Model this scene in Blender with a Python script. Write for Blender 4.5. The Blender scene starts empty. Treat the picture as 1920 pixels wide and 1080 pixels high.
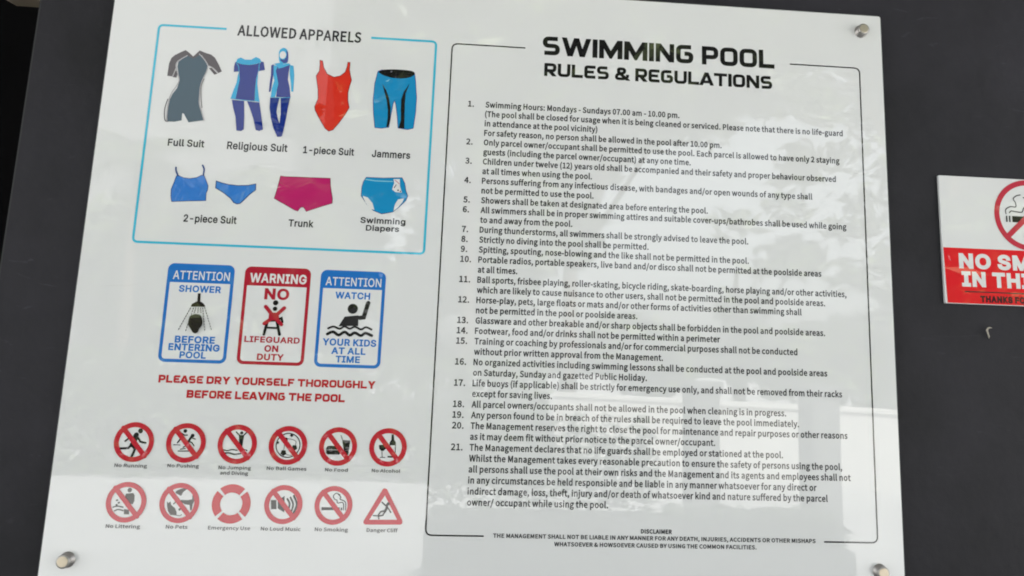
import bpy, math, random
from mathutils import Vector, Matrix
from mathutils.geometry import delaunay_2d_cdt

# ---------------------------------------------------------------- camera, sky, sun, exposure
scene = bpy.context.scene
C = scene.collection
H0 = 1.712                      # height of the board's datum above the ground (m)
cam_data = bpy.data.cameras.new('camera')
cam_data.sensor_width = 36.0
cam_data.lens = 26.25
cam_data.shift_x = -0.030447
cam_data.shift_y = -0.044112
cam_data.clip_start = 0.02
cam_data.clip_end = 500
cam = bpy.data.objects.new('camera', cam_data)
C.objects.link(cam)
cam.matrix_world = Matrix(((0.9968031, -0.043306, -0.0671433, -0.013559),
                           (-0.073232, -0.1591777, -0.9845301, -1.0982495),
                           (0.0319483, 0.9862997, -0.1618402, H0 - 0.2121055),
                           (0, 0, 0, 1)))
scene.camera = cam

SUN_EL, SUN_AZ = math.radians(52), math.radians(12)      # the sun stands behind the wall
world = bpy.data.worlds.new('World')
scene.world = world
world.use_nodes = True
wn = world.node_tree
sky = wn.nodes.new('ShaderNodeTexSky')
sky.sky_type = 'NISHITA'
sky.sun_disc = False
sky.sun_elevation = SUN_EL
sky.sun_rotation = SUN_AZ
sky.air_density = 1.2
sky.dust_density = 4.0
sky.ozone_density = 1.0
bg = wn.nodes['Background']
haze = wn.nodes.new('ShaderNodeHueSaturation')          # a thin white overcast takes most of the blue out
haze.inputs['Saturation'].default_value = 0.25
wn.links.new(sky.outputs['Color'], haze.inputs['Color'])
wn.links.new(haze.outputs['Color'], bg.inputs['Color'])
bg.inputs['Strength'].default_value = 0.125

sun_data = bpy.data.lights.new('sun', 'SUN')
sun_data.energy = 4.5
sun_data.angle = math.radians(0.5)
sun_data.color = (1.0, 0.98, 0.945)
sun = bpy.data.objects.new('sun', sun_data)
C.objects.link(sun)
sd = Vector((math.sin(SUN_AZ) * math.cos(SUN_EL), math.cos(SUN_AZ) * math.cos(SUN_EL), math.sin(SUN_EL)))
sun.rotation_euler = sd.to_track_quat('Z', 'Y').to_euler()
sun.location = (2, 6, 9)

scene.view_settings.view_transform = 'Standard'
scene.view_settings.look = 'None'
scene.view_settings.exposure = 2.09
scene.view_settings.gamma = 1.0
scene.cycles.use_denoising = True
scene.cycles.filter_width = 1.9          # the phone picture is a little soft
scene.cycles.max_bounces = 8

# ---------------------------------------------------------------- helpers
def put(name, mesh, parent=None, loc=None):
    o = bpy.data.objects.new(name, mesh)
    C.objects.link(o)
    if parent is not None:
        o.parent = parent
    if loc is not None:
        o.location = loc
    return o


def tag(o, label=None, cat=None, group=None, kind=None):
    for k, v in (('label', label), ('category', cat), ('group', group), ('kind', kind)):
        if v:
            o[k] = v
    return o


class MB:
    """collects vertices and faces for one mesh"""
    def __init__(s):
        s.v = []
        s.f = []

    def add(s, verts, faces):
        n = len(s.v)
        s.v += verts
        s.f += [tuple(i + n for i in f) for f in faces]

    def box(s, x0, x1, y0, y1, z0, z1):
        s.add([(x, y, z) for x in (x0, x1) for y in (y0, y1) for z in (z0, z1)],
              [(0, 1, 3, 2), (4, 6, 7, 5), (0, 4, 5, 1), (2, 3, 7, 6), (0, 2, 6, 4), (1, 5, 7, 3)])

    def build(s, name, mat, parent=None, loc=None, smooth=False):
        me = bpy.data.meshes.new(name)
        me.from_pydata(s.v, [], s.f)
        me.validate()
        if smooth:
            me.polygons.foreach_set('use_smooth', [True] * len(me.polygons))
        me.update()
        if mat:
            me.materials.append(mat)
        return put(name, me, parent, loc)


def nodes(name):
    m = bpy.data.materials.new(name)
    m.use_nodes = True
    return m, m.node_tree, m.node_tree.nodes['Principled BSDF']


def wobble(nt, b, sock='Coat Normal', scale=2.2, dist=0.0006, detail=1.0, strength=0.5):
    """the slight unevenness of a thin plastic sheet, the same for all that lies under it"""
    g = nt.nodes.new('ShaderNodeNewGeometry')
    n = nt.nodes.new('ShaderNodeTexNoise')
    n.inputs['Scale'].default_value = scale
    n.inputs['Detail'].default_value = detail
    bp = nt.nodes.new('ShaderNodeBump')
    bp.inputs['Strength'].default_value = strength
    bp.inputs['Distance'].default_value = dist
    nt.links.new(g.outputs['Position'], n.inputs['Vector'])
    nt.links.new(n.outputs['Fac'], bp.inputs['Height'])
    nt.links.new(bp.outputs['Normal'], b.inputs[sock])


COAT_IOR = 1.66


def ink(name, col, vary=0.03):
    m, nt, b = nodes(name)
    b.inputs['Roughness'].default_value = 0.5
    b.inputs['Specular IOR Level'].default_value = 0.15
    b.inputs['Coat Weight'].default_value = 1.0
    b.inputs['Coat Roughness'].default_value = 0.001
    b.inputs['Coat IOR'].default_value = COAT_IOR
    g = nt.nodes.new('ShaderNodeNewGeometry')
    n = nt.nodes.new('ShaderNodeTexNoise')
    n.inputs['Scale'].default_value = 9
    n.inputs['Detail'].default_value = 5
    r = nt.nodes.new('ShaderNodeMapRange')
    r.inputs['To Min'].default_value = 1 - vary
    r.inputs['To Max'].default_value = 1 + vary
    mx = nt.nodes.new('ShaderNodeVectorMath')
    mx.operation = 'SCALE'
    mx.inputs[0].default_value = col
    nt.links.new(g.outputs['Position'], n.inputs['Vector'])
    nt.links.new(n.outputs['Fac'], r.inputs['Value'])
    nt.links.new(r.outputs['Result'], mx.inputs['Scale'])
    nt.links.new(mx.outputs['Vector'], b.inputs['Base Color'])
    wobble(nt, b)
    return m


INK = {
    'white_ink': (0.79, 0.80, 0.80), 'black_ink': (0.006, 0.006, 0.007), 'dark_ink': (0.014, 0.015, 0.02),
    'grey_ink': (0.045, 0.042, 0.048), 'dark_grey_ink': (0.045, 0.04, 0.035), 'brown_black_ink': (0.012, 0.008, 0.007),
    'cyan_ink': (0.04, 0.50, 0.70), 'cyan_ink2': (0.015, 0.40, 0.70), 'pale_cyan_ink': (0.25, 0.62, 0.75),
    'red_ink': (0.50, 0.008, 0.02), 'teal_ink': (0.035, 0.085, 0.125), 'warm_grey_ink': (0.085, 0.075, 0.085),
    'pale_ink': (0.45, 0.44, 0.46), 'navy_ink': (0.004, 0.026, 0.25), 'scarlet_ink': (0.72, 0.028, 0.012),
    'maroon_ink': (0.22, 0.01, 0.02), 'azure_ink': (0.004, 0.27, 0.56), 'blue_ink': (0.03, 0.20, 0.63),
    'navy2_ink': (0.012, 0.055, 0.22), 'magenta_ink': (0.52, 0.010, 0.14), 'oxblood_ink': (0.05, 0.006, 0.01), 'plum_ink': (0.20, 0.012, 0.06),
    'sign_blue_ink': (0.012, 0.17, 0.56), 'sign_red_ink': (0.44, 0.008, 0.03), 'sign_red2_ink': (0.54, 0.011, 0.032),
    'scarlet2_ink': (0.56, 0.014, 0.03),
}
M = {k: ink(k, v, 0.015 if k == 'white_ink' else 0.06) for k, v in INK.items()}


def plain(name, col, rough=0.6, metal=0.0, bump=0.0, bscale=200, vary=0.0, vscale=3.0, spec=0.5, stretch=None):
    m, nt, b = nodes(name)
    b.inputs['Base Color'].default_value = (*col, 1)
    b.inputs['Roughness'].default_value = rough
    b.inputs['Metallic'].default_value = metal
    b.inputs['Specular IOR Level'].default_value = spec
    g = nt.nodes.new('ShaderNodeNewGeometry')
    src = g.outputs['Position']
    if stretch:
        mp = nt.nodes.new('ShaderNodeMapping')
        mp.inputs['Scale'].default_value = stretch
        nt.links.new(src, mp.inputs['Vector'])
        src = mp.outputs['Vector']
    if vary:
        n = nt.nodes.new('ShaderNodeTexNoise')
        n.inputs['Scale'].default_value = vscale
        n.inputs['Detail'].default_value = 7
        n.inputs['Roughness'].default_value = 0.65
        r = nt.nodes.new('ShaderNodeMapRange')
        r.inputs['From Min'].default_value = 0.25
        r.inputs['From Max'].default_value = 0.75
        r.inputs['To Min'].default_value = 1 - vary
        r.inputs['To Max'].default_value = 1 + vary
        mx = nt.nodes.new('ShaderNodeVectorMath')
        mx.operation = 'SCALE'
        mx.inputs[0].default_value = col
        nt.links.new(src, n.inputs['Vector'])
        nt.links.new(n.outputs['Fac'], r.inputs['Value'])
        nt.links.new(r.outputs['Result'], mx.inputs['Scale'])
        nt.links.new(mx.outputs['Vector'], b.inputs['Base Color'])
    if bump:
        n2 = nt.nodes.new('ShaderNodeTexNoise')
        n2.inputs['Scale'].default_value = bscale
        n2.inputs['Detail'].default_value = 4
        bp = nt.nodes.new('ShaderNodeBump')
        bp.inputs['Strength'].default_value = bump
        bp.inputs['Distance'].default_value = 0.002
        nt.links.new(src, n2.inputs['Vector'])
        nt.links.new(n2.outputs['Fac'], bp.inputs['Height'])
        nt.links.new(bp.outputs['Normal'], b.inputs['Normal'])
    return m


WALL = plain('dark_wall_paint', (0.0120, 0.0115, 0.0155), 0.64, bump=0.6, bscale=38, vary=0.55, vscale=4, spec=0.33)
WALL_EDGE = plain('dark_edge_paint', (0.016, 0.016, 0.018), 0.6, vary=0.1)
VOID = plain('recess_painted_dark', (0.0035, 0.0033, 0.004), 0.9, vary=0.2, spec=0.1)  # near-black base colour stands in for the darkness inside the gap
BEIGE = plain('beige_paint', (0.17, 0.14, 0.10), 0.6, vary=0.08, bump=0.1)
STEEL = plain('brushed_steel', (0.42, 0.40, 0.38), 0.42, 1.0, bump=0.04, bscale=900, vary=0.05, vscale=40)
BRASSY = plain('worn_cap_face', (0.60, 0.53, 0.42), 0.36, 1.0, bump=0.05, bscale=700, vary=0.10, vscale=60)
EDGE = plain('sheet_edge', (0.15, 0.155, 0.16), 0.15, spec=0.8, vary=0.1, vscale=30)
CHIP = plain('pale_plaster', (0.46, 0.42, 0.35), 0.7, vary=0.2, vscale=300)



def scuffs(m, col, amount):
    """thin pale scratches and rubbed dust, laid over the paint"""
    nt = m.node_tree
    b = nt.nodes['Principled BSDF']
    base = b.inputs['Base Color'].links[0].from_socket
    g = nt.nodes.new('ShaderNodeNewGeometry')
    mp = nt.nodes.new('ShaderNodeMapping')
    mp.inputs['Scale'].default_value = (14, 1, 60)
    mp.inputs['Rotation'].default_value = (0, 0.5, 0)
    n = nt.nodes.new('ShaderNodeTexNoise')
    n.inputs['Scale'].default_value = 1.0
    n.inputs['Detail'].default_value = 3
    n.inputs['Distortion'].default_value = 1.5
    n2 = nt.nodes.new('ShaderNodeTexNoise')
    n2.inputs['Scale'].default_value = 2.6
    n2.inputs['Detail'].default_value = 8
    r1 = nt.nodes.new('ShaderNodeMapRange')
    r1.inputs['From Min'].default_value = 0.66
    r1.inputs['From Max'].default_value = 0.74
    r2 = nt.nodes.new('ShaderNodeMapRange')
    r2.inputs['From Min'].default_value = 0.42
    r2.inputs['From Max'].default_value = 0.72
    mu = nt.nodes.new('ShaderNodeMath')
    mu.operation = 'MULTIPLY'
    ad = nt.nodes.new('ShaderNodeMath')
    ad.operation = 'MULTIPLY_ADD'
    ad.inputs[1].default_value = 0.35
    sc_ = nt.nodes.new('ShaderNodeMath')
    sc_.operation = 'MULTIPLY'
    sc_.inputs[1].default_value = amount
    mx = nt.nodes.new('ShaderNodeMix')
    mx.data_type = 'RGBA'
    mx.inputs[7].default_value = (*col, 1)
    L_ = nt.links.new
    L_(g.outputs['Position'], mp.inputs['Vector'])
    L_(mp.outputs['Vector'], n.inputs['Vector'])
    L_(g.outputs['Position'], n2.inputs['Vector'])
    L_(n.outputs['Fac'], r1.inputs['Value'])
    L_(n2.outputs['Fac'], r2.inputs['Value'])
    L_(r1.outputs['Result'], mu.inputs[0])
    L_(r2.outputs['Result'], mu.inputs[1])
    L_(r2.outputs['Result'], ad.inputs[0])
    L_(mu.outputs['Value'], ad.inputs[2])
    L_(ad.outputs['Value'], sc_.inputs[0])
    L_(sc_.outputs['Value'], mx.inputs[0])
    L_(base, mx.inputs[6])
    L_(mx.outputs[2], b.inputs['Base Color'])


scuffs(WALL, (0.085, 0.078, 0.105), 0.48)
scuffs(M['white_ink'], (0.67, 0.67, 0.64), 0.25)

# ---------------------------------------------------------------- the letters' outlines and the printed artwork
GLYPHS = {
's': {
 ' ':'235|',
 '&':'714|272,-14 395,10 494,75 586,19 671,-14 696,66 628,93 553,140 632,269 687,415 598,415 552,292 489,188 384,289 294,404 413,504 467,632 428,741 316,784 188,731 140,603 153,515 190,422 84,329 38,200 103,46;431,125 360,80 284,63 175,102 131,205 160,286 229,355 322,234;258,467 231,538 222,604 247,684 317,716 373,690 390,630 350,541',
 '(':'355|251,-206 310,-180 209,62 176,327 209,590 310,832 251,859 138,611 97,327 138,41',
 ')':'355|104,-206 217,41 258,327 217,611 104,859 44,832 146,590 180,327 146,62 44,-180',
 ',':'292|79,-200 191,-113 232,20 211,103 151,132 100,114 79,65 100,16 149,-2 161,-1 132,-85 56,-143',
 '-':'364|48,257 317,257 317,331 48,331',
 '.':'292|146,-14 195,6 215,59 195,112 146,132 97,112 77,59 97,6',
 '/':'412|12,-188 82,-188 396,834 327,834',
 '0':'583|292,-14 467,86 532,388 467,686 292,784 117,686 53,388 117,86;292,64 186,141 145,388 186,632 292,708 398,632 439,388 398,141',
 '1':'583|92,0 515,0 515,80 360,80 360,770 287,770 217,738 127,715 127,654 265,654 265,80 92,80',
 '2':'583|46,0 530,0 530,83 317,83 255,80 191,76 410,323 494,558 433,722 269,784 142,753 42,671 98,617 170,681 257,706 364,663 399,554 313,335 46,57',
 '3':'583|276,-14 452,45 524,206 477,335 361,401 361,407 460,475 498,591 434,733 273,784 155,758 59,692 110,631 183,685 270,706 365,673 400,584 353,479 187,437 187,363 374,321 426,209 383,105 270,66 159,93 80,154 30,92 127,19',
 '4':'583|357,0 447,0 447,212 550,212 550,289 447,289 447,770 341,770 21,275 21,212 357,212;357,289 121,289 296,551 328,609 358,665 362,665 359,595 357,525',
 '5':'583|275,-14 450,55 527,250 459,437 295,496 233,488 180,465 200,688 489,688 489,770 116,770 90,411 142,378 203,412 270,423 386,377 430,248 382,115 266,66 154,92 77,151 28,88 126,18',
 '6':'583|316,-14 472,55 538,236 480,418 324,478 232,453 149,386 210,635 348,705 415,689 470,646 524,705 448,762 343,784 145,689 59,368 132,82;151,309 231,384 308,407 412,360 446,236 409,110 316,62 201,126',
 '7':'583|208,0 308,0 358,382 534,712 534,770 51,770 51,688 425,688 265,375',
 '8':'583|294,-14 468,44 535,185 495,311 405,388 405,393 473,469 507,579 451,725 296,782 146,728 85,586 116,482 189,409 189,404 92,322 48,191 118,44;347,418 225,481 172,586 207,676 295,710 391,671 425,574 405,492;295,58 180,98 133,200 163,299 239,374 382,303 443,188 403,94',
 '9':'583|247,-14 441,85 526,418 452,693 267,784 112,715 46,534 104,353 258,292 353,317 436,386 374,136 244,66 172,82 113,125 61,65 139,9;435,466 355,387 274,363 171,410 137,534 174,661 268,709 384,647',
 ':':'292|146,410 195,430 215,483 195,536 146,557 97,536 77,483 97,430;146,-14 195,6 215,59 195,112 146,132 97,112 77,59 97,6',
 'A':'639|4,0 102,0 176,235 458,235 532,0 634,0 373,770 265,770;201,312 238,431 278,560 315,691 319,691 357,560 397,431 434,312',
 'B':'690|106,0 351,0 561,56 643,226 599,350 486,410 486,415 570,478 599,582 525,727 334,770 106,770;203,443 203,693 321,693 458,665 503,569 460,477 317,443;203,78 203,368 337,368 493,334 547,229 492,114 337,78',
 'C':'670|396,-14 529,15 632,97 579,159 499,95 400,71 225,157 161,388 228,615 403,699 492,678 561,626 613,689 526,755 402,784 158,677 61,384 156,92',
 'D':'723|106,0 303,0 569,102 661,388 568,671 298,770 106,770;203,80 203,691 290,691 494,613 561,388 494,161 290,80',
 'E':'619|106,0 561,0 561,83 203,83 203,363 495,363 495,446 203,446 203,688 549,688 549,770 106,770',
 'F':'580|106,0 203,0 203,346 497,346 497,428 203,428 203,688 549,688 549,770 106,770',
 'G':'724|409,-14 547,12 646,76 646,399 393,399 393,318 557,318 557,117 496,83 418,71 228,157 161,388 231,615 417,699 514,677 583,626 636,689 548,754 414,784 161,677 61,384 159,92',
 'H':'765|106,0 203,0 203,363 562,363 562,0 660,0 660,770 562,770 562,447 203,447 203,770 106,770',
 'I':'308|106,0 203,0 203,770 106,770',
 'J':'562|249,-14 411,56 461,226 461,770 363,770 363,235 333,110 239,71 165,92 106,159 37,108 123,17',
 'L':'570|106,0 540,0 540,83 203,83 203,770 106,770',
 'M':'853|106,0 193,0 193,426 189,540 181,653 185,653 247,478 393,78 458,78 603,478 665,653 669,653 661,540 657,426 657,0 747,0 747,770 630,770 483,358 457,278 430,197 425,197 398,278 370,358 223,770 106,770',
 'N':'759|106,0 197,0 197,404 193,526 186,645 190,645 273,486 554,0 653,0 653,770 561,770 561,370 565,247 575,126 569,126 486,285 205,770 106,770',
 'O':'779|390,-14 627,94 718,388 627,678 390,784 153,678 61,388 153,94;390,71 223,157 161,388 223,615 390,699 556,615 619,388 556,157',
 'P':'665|106,0 203,0 203,307 330,307 535,364 613,544 534,720 326,770 106,770;203,386 203,691 313,691 466,660 517,544 468,423 317,386',
 'R':'667|203,404 203,691 332,691 471,661 519,555 471,442 332,404;528,0 638,0 442,337 568,410 616,555 540,722 347,770 106,770 106,0 203,0 203,327 341,327',
 'S':'626|319,-14 510,50 581,205 535,336 422,411 313,458 226,504 185,587 224,668 329,699 426,679 504,627 555,689 456,757 329,784 155,726 86,580 138,450 243,382 353,334 445,283 482,196 439,106 320,71 205,98 108,167 50,100 169,17',
 'T':'629|266,0 363,0 363,688 597,688 597,770 33,770 33,688 266,688',
 'U':'757|379,-14 576,59 655,317 655,770 562,770 562,315 509,124 379,71 252,124 200,315 200,770 103,770 103,317 182,59',
 'V':'604|247,0 359,0 604,770 505,770 381,353 345,226 307,99 303,99 264,226 228,353 103,770 1,770',
 'W':'922|190,0 306,0 420,464 440,553 459,640 463,640 482,553 501,464 618,0 735,0 894,770 801,770 718,351 697,226 676,101 670,101 643,227 616,351 508,770 419,770 313,351 285,226 258,101 254,101 231,226 208,351 127,770 27,770',
 'Y':'558|230,0 327,0 327,298 559,770 458,770 359,553 322,468 282,383 277,383 239,468 202,553 102,770 -1,770 230,298',
 'a':'591|228,-14 328,10 417,68 420,68 429,0 507,0 507,351 461,521 310,585 183,560 86,511 123,444 201,486 294,505 388,461 412,361 146,291 62,148 109,29;255,64 184,85 154,154 211,245 412,297 412,139 333,83',
 'b':'649|348,-14 520,67 596,294 537,506 369,585 275,562 189,505 193,607 193,836 97,836 97,0 173,0 182,59 186,59 266,6;332,67 267,80 193,126 193,426 271,484 345,504 461,446 496,293 449,127',
 'c':'536|321,-14 420,6 506,58 464,123 403,83 330,66 202,126 153,285 204,444 333,504 394,491 446,455 495,518 425,565 329,585 137,506 55,285 131,65',
 'd':'651|291,-14 387,10 464,67 467,67 476,0 555,0 555,836 458,836 458,617 463,519 389,567 303,585 130,504 56,285 120,64;312,67 196,125 154,286 203,444 319,504 389,490 458,444 458,145 387,86',
 'e':'582|328,-14 431,3 515,44 481,108 414,75 338,63 205,117 149,263 534,263 538,317 479,512 310,585 133,505 55,285 134,65;148,331 204,462 312,508 416,463 454,331',
 'f':'341|35,493 112,493 112,0 208,0 208,493 329,493 329,570 208,570 208,661 228,744 289,773 321,769 353,757 374,832 330,845 278,850 153,799 112,662 112,570 35,565',
 'g':'592|289,-263 499,-204 578,-65 528,38 379,70 267,70 188,88 167,132 178,172 204,201 245,186 288,181 436,234 497,379 484,447 451,497 567,497 567,570 369,570 333,581 288,585 138,530 75,381 98,290 149,228 149,224 106,181 86,118 101,61 138,24 138,19 75,-39 54,-110 119,-223;288,246 203,282 167,381 203,480 288,515 374,480 410,381 374,282;303,-196 181,-169 138,-97 151,-47 195,0 234,-7 269,-8 368,-8 454,-25 483,-81 434,-161',
 'h':'638|97,0 193,0 193,414 270,479 349,501 431,465 457,349 457,0 553,0 553,361 510,528 378,585 274,557 189,489 193,607 193,836 97,836',
 'i':'289|97,0 193,0 193,570 97,570;145,688 191,705 209,752 191,797 145,814 99,797 82,752 99,705',
 'j':'289|37,-254 158,-203 193,-65 193,570 98,570 98,-65 84,-147 27,-178 -2,-174 -27,-167 -46,-239 -10,-250;145,688 191,705 209,752 191,797 145,814 99,797 81,752 99,705',
 'k':'580|97,0 191,0 191,150 298,275 465,0 569,0 354,340 544,570 437,570 195,270 191,270 191,836 97,836',
 'l':'298|197,-14 230,-11 253,-5 239,68 220,66 201,76 193,107 193,836 97,836 97,113 120,20',
 'm':'973|97,0 193,0 193,414 268,480 336,501 416,465 442,349 442,0 538,0 538,414 613,480 682,501 762,465 788,349 788,0 883,0 883,361 841,528 711,585 613,554 522,476 468,556 364,585 269,557 187,487 185,487 175,570 97,570',
 'n':'641|97,0 193,0 193,414 270,479 349,501 431,465 457,349 457,0 553,0 553,361 510,528 378,585 274,557 187,487 185,487 175,570 97,570',
 'o':'637|318,-14 502,65 582,285 502,506 318,585 134,506 55,285 134,65;318,66 199,126 153,285 199,444 318,504 438,444 484,285 438,126',
 'p':'651|97,-241 193,-241 193,-47 190,53 269,3 348,-14 520,67 596,294 537,506 369,585 272,561 187,504 185,504 175,570 97,570;332,67 267,80 193,126 193,426 272,484 345,504 461,446 496,293 449,127',
 'q':'651|458,-241 555,-241 555,570 478,570 468,517 466,517 391,567 303,585 130,504 56,285 120,64 291,-14 385,9 463,66 458,-38;312,67 196,125 154,286 203,444 319,504 389,490 458,444 458,145 387,86',
 'r':'408|97,0 193,0 193,367 261,469 336,499 366,497 392,489 410,572 382,582 349,585 259,553 187,466 185,466 175,570 97,570',
 's':'492|246,-14 400,36 453,155 397,271 279,329 194,367 157,428 182,486 263,511 332,496 392,460 438,520 360,566 262,585 116,538 65,423 118,315 231,258 320,217 361,150 334,87 249,61 158,80 80,129 34,65 129,9',
 't':'396|275,-14 329,-7 381,7 362,80 331,69 297,64 228,93 209,173 209,493 364,493 364,570 209,570 209,731 129,731 119,570 28,565 28,493 113,493 113,176 149,38',
 'u':'638|264,-14 367,15 452,89 455,89 462,0 542,0 542,570 446,570 446,166 371,92 292,69 210,105 185,221 185,570 88,570 88,209 131,43',
 'v':'547|220,0 332,0 534,570 439,570 331,246 305,161 278,78 273,78 221,246 113,570 14,570',
 'w':'842|187,0 298,0 379,306 399,387 418,472 423,472 442,388 462,308 544,0 661,0 815,570 723,570 640,241 622,160 605,82 600,82 560,241 471,570 377,570 288,241 268,160 250,82 245,82 211,241 126,570 28,570',
 'x':'523|16,0 117,0 193,133 222,185 251,235 256,235 288,185 318,133 402,0 507,0 319,288 493,570 393,570 322,445 272,350 267,350 238,398 211,445 134,570 30,570 204,297',
 'y':'547|106,-246 240,-189 319,-48 534,570 440,570 337,254 291,92 286,92 257,175 229,254 113,570 14,570 243,-1 230,-44 181,-132 102,-167 78,-164 58,-158 39,-234 69,-243',
 'z':'499|37,0 468,0 468,78 158,78 459,519 459,570 69,570 69,493 337,493 37,51',
},
'i': {
 ' ':'263|',
 '-':'634|472,342 472,263 160,263 160,342',
 '1':'634|107,0 107,76 547,76 547,0;386,712 386,0 297,0 297,628 293,628 120,501 120,597 278,712',
 '2':'634|89,0 89,66 328,320 353,347 376,373 395,395 411,417 425,437 435,457 442,477 447,498 448,520 446,544 440,566 431,586 417,603 401,617 382,629 361,637 338,642 313,643 287,641 263,636 241,626 222,614 207,598 194,579 185,557 180,533 178,507 92,507 95,548 105,585 121,619 142,649 169,674 200,695 236,710 274,719 315,722 356,719 394,710 428,695 459,675 484,651 505,623 521,592 530,558 533,521 532,495 527,470 519,445 508,419 491,392 470,362 444,329 412,293 374,251 214,85 214,79 545,79 545,0',
 'A':'672|23,0 282,712 387,712 648,0 553,0 402,423 392,452 381,484 370,521 357,563 342,613 325,670 343,670 326,612 311,562 298,519 286,482 276,450 267,423 119,0;154,199 154,278 518,278 518,199',
 'B':'639|84,0 84,712 337,712 384,709 425,701 460,687 490,668 514,645 533,619 547,589 555,557 557,523 556,495 550,470 541,448 529,430 515,414 499,400 481,389 461,380 441,373 441,367 464,363 486,356 508,344 529,328 548,308 563,284 575,257 583,226 585,191 582,156 574,123 560,93 540,67 515,44 482,25 443,11 398,3 345,0;174,80 343,80 393,83 433,94 462,112 482,135 494,161 498,191 496,215 490,237 479,257 466,276 448,292 428,305 404,315 377,321 347,323 174,323;174,400 333,400 358,401 382,406 403,415 423,426 439,440 452,457 462,476 468,498 470,521 467,551 456,577 438,600 412,618 378,629 336,632 174,632',
 'C':'714|374,-10 315,-5 260,10 210,35 166,69 128,111 98,161 75,219 61,284 56,356 61,427 75,492 98,550 128,601 166,643 210,677 260,702 315,717 374,722 410,720 444,715 476,706 507,694 536,678 563,660 587,638 608,613 627,586 642,556 654,523 662,488 572,488 565,511 556,533 545,552 532,570 517,586 500,600 482,611 462,621 441,629 420,634 397,637 374,638 332,634 293,623 257,605 225,580 197,548 175,509 158,464 148,413 145,356 148,298 158,247 175,202 198,164 225,132 257,107 293,89 332,78 374,74 397,75 420,78 441,84 462,91 482,101 500,113 517,127 532,142 545,160 556,180 565,201 572,225 662,225 654,190 643,157 627,127 609,99 588,75 563,53 537,34 508,19 477,6 444,-2 410,-8',
 'D':'703|306,0 134,0 134,80 301,80 355,84 403,95 445,113 480,138 509,170 531,209 546,253 556,303 559,358 556,412 546,461 531,505 509,543 481,574 447,599 407,618 361,629 309,632 130,632 130,712 315,712 382,707 441,693 494,670 539,637 577,596 607,548 629,491 642,428 646,358 642,287 629,223 607,166 576,117 538,76 491,43 437,19 375,5;174,712 174,0 84,0 84,712',
 'E':'586|84,0 84,712 521,712 521,632 174,632 174,400 498,400 498,320 174,320 174,80 525,80 525,0',
 'F':'574|84,0 84,712 517,712 517,632 174,632 174,390 485,390 485,310 174,310 174,0',
 'G':'728|376,-10 315,-5 260,10 209,35 165,69 127,111 97,162 74,220 61,284 56,356 61,427 74,492 97,550 127,601 164,643 208,677 258,702 312,717 371,722 408,720 443,714 477,705 508,692 538,676 564,657 589,635 610,610 629,583 644,553 656,522 664,488 571,488 563,510 553,531 542,550 529,568 515,584 499,598 481,610 462,620 441,628 420,634 396,637 371,638 330,634 292,624 256,605 225,580 197,548 175,510 158,464 148,413 145,356 148,298 158,247 175,203 198,164 225,132 258,107 294,89 334,78 376,74 415,77 450,85 483,100 511,119 535,143 555,173 569,206 578,243 581,283 608,279 396,279 396,358 669,358 669,280 665,224 652,173 631,127 603,87 568,53 527,26 481,6 431,-6',
 'H':'724|84,0 84,712 174,712 174,404 549,404 549,712 640,712 640,0 549,0 549,325 174,325 174,0',
 'I':'421|43,0 43,80 165,80 165,632 43,632 43,712 377,712 377,632 256,632 256,80 377,80 377,0',
 'J':'555|259,-10 200,-3 149,15 106,46 73,88 53,141 46,204 46,242 137,242 137,204 140,163 152,130 170,104 195,85 225,74 259,70 293,74 322,85 347,104 366,130 377,163 380,204 380,712 471,712 471,204 464,141 445,88 412,46 369,15 318,-3',
 'K':'653|146,204 146,303 162,324 179,345 195,365 211,385 227,405 244,425 261,444 279,463 296,482 509,712 628,712 324,386 319,387;84,0 84,712 174,712 174,468 174,315 174,271 174,0;521,0 263,363 319,433 628,0',
 'L':'550|84,0 84,712 174,712 174,80 506,80 506,0',
 'M':'879|84,0 84,712 212,712 388,262 402,222 419,172 436,117 450,68 430,68 445,116 462,170 479,222 493,262 667,712 795,712 795,0 706,0 706,407 706,458 707,516 709,578 710,640 718,640 711,618 704,596 697,573 675,508 654,450 638,407 478,0 401,0 239,407 223,449 203,505 181,571 157,640 166,640 168,582 169,520 170,460 171,407 171,0',
 'N':'733|84,0 84,712 191,712 480,256 489,243 498,228 508,211 519,192 530,171 543,149 555,126 567,102 579,77 567,75 564,101 562,126 561,152 560,176 559,199 559,220 558,273 558,712 649,712 649,0 542,0 283,406 248,463 236,484 222,508 207,533 151,633 167,635 171,537 174,459 175,407 175,0',
 'O':'747|374,-10 315,-5 260,10 211,35 166,69 129,111 98,161 75,219 61,284 56,356 61,427 75,492 98,550 129,601 166,643 211,677 260,702 315,717 374,722 433,717 487,702 537,677 581,643 619,601 649,550 672,492 686,427 690,356 686,284 672,219 649,161 619,111 581,69 537,35 487,10 433,-5;374,74 415,78 453,88 489,106 521,131 549,163 572,202 589,247 599,298 602,356 599,414 589,465 572,510 549,549 521,581 489,606 453,624 415,635 374,638 332,634 294,624 258,606 226,581 198,549 175,510 158,465 148,413 145,356 148,298 158,247 175,202 198,163 226,132 258,107 294,89 332,78',
 'P':'622|84,0 84,712 329,712 381,709 426,699 465,682 498,660 525,633 546,602 560,566 569,528 572,487 569,446 560,407 546,372 525,340 498,313 465,290 426,273 381,263 329,260 153,260 153,339 326,339 360,341 391,348 416,358 437,373 454,390 466,411 475,434 481,459 482,487 481,514 475,539 466,562 454,583 437,600 416,614 390,624 360,631 325,633 174,633 174,0',
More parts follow.
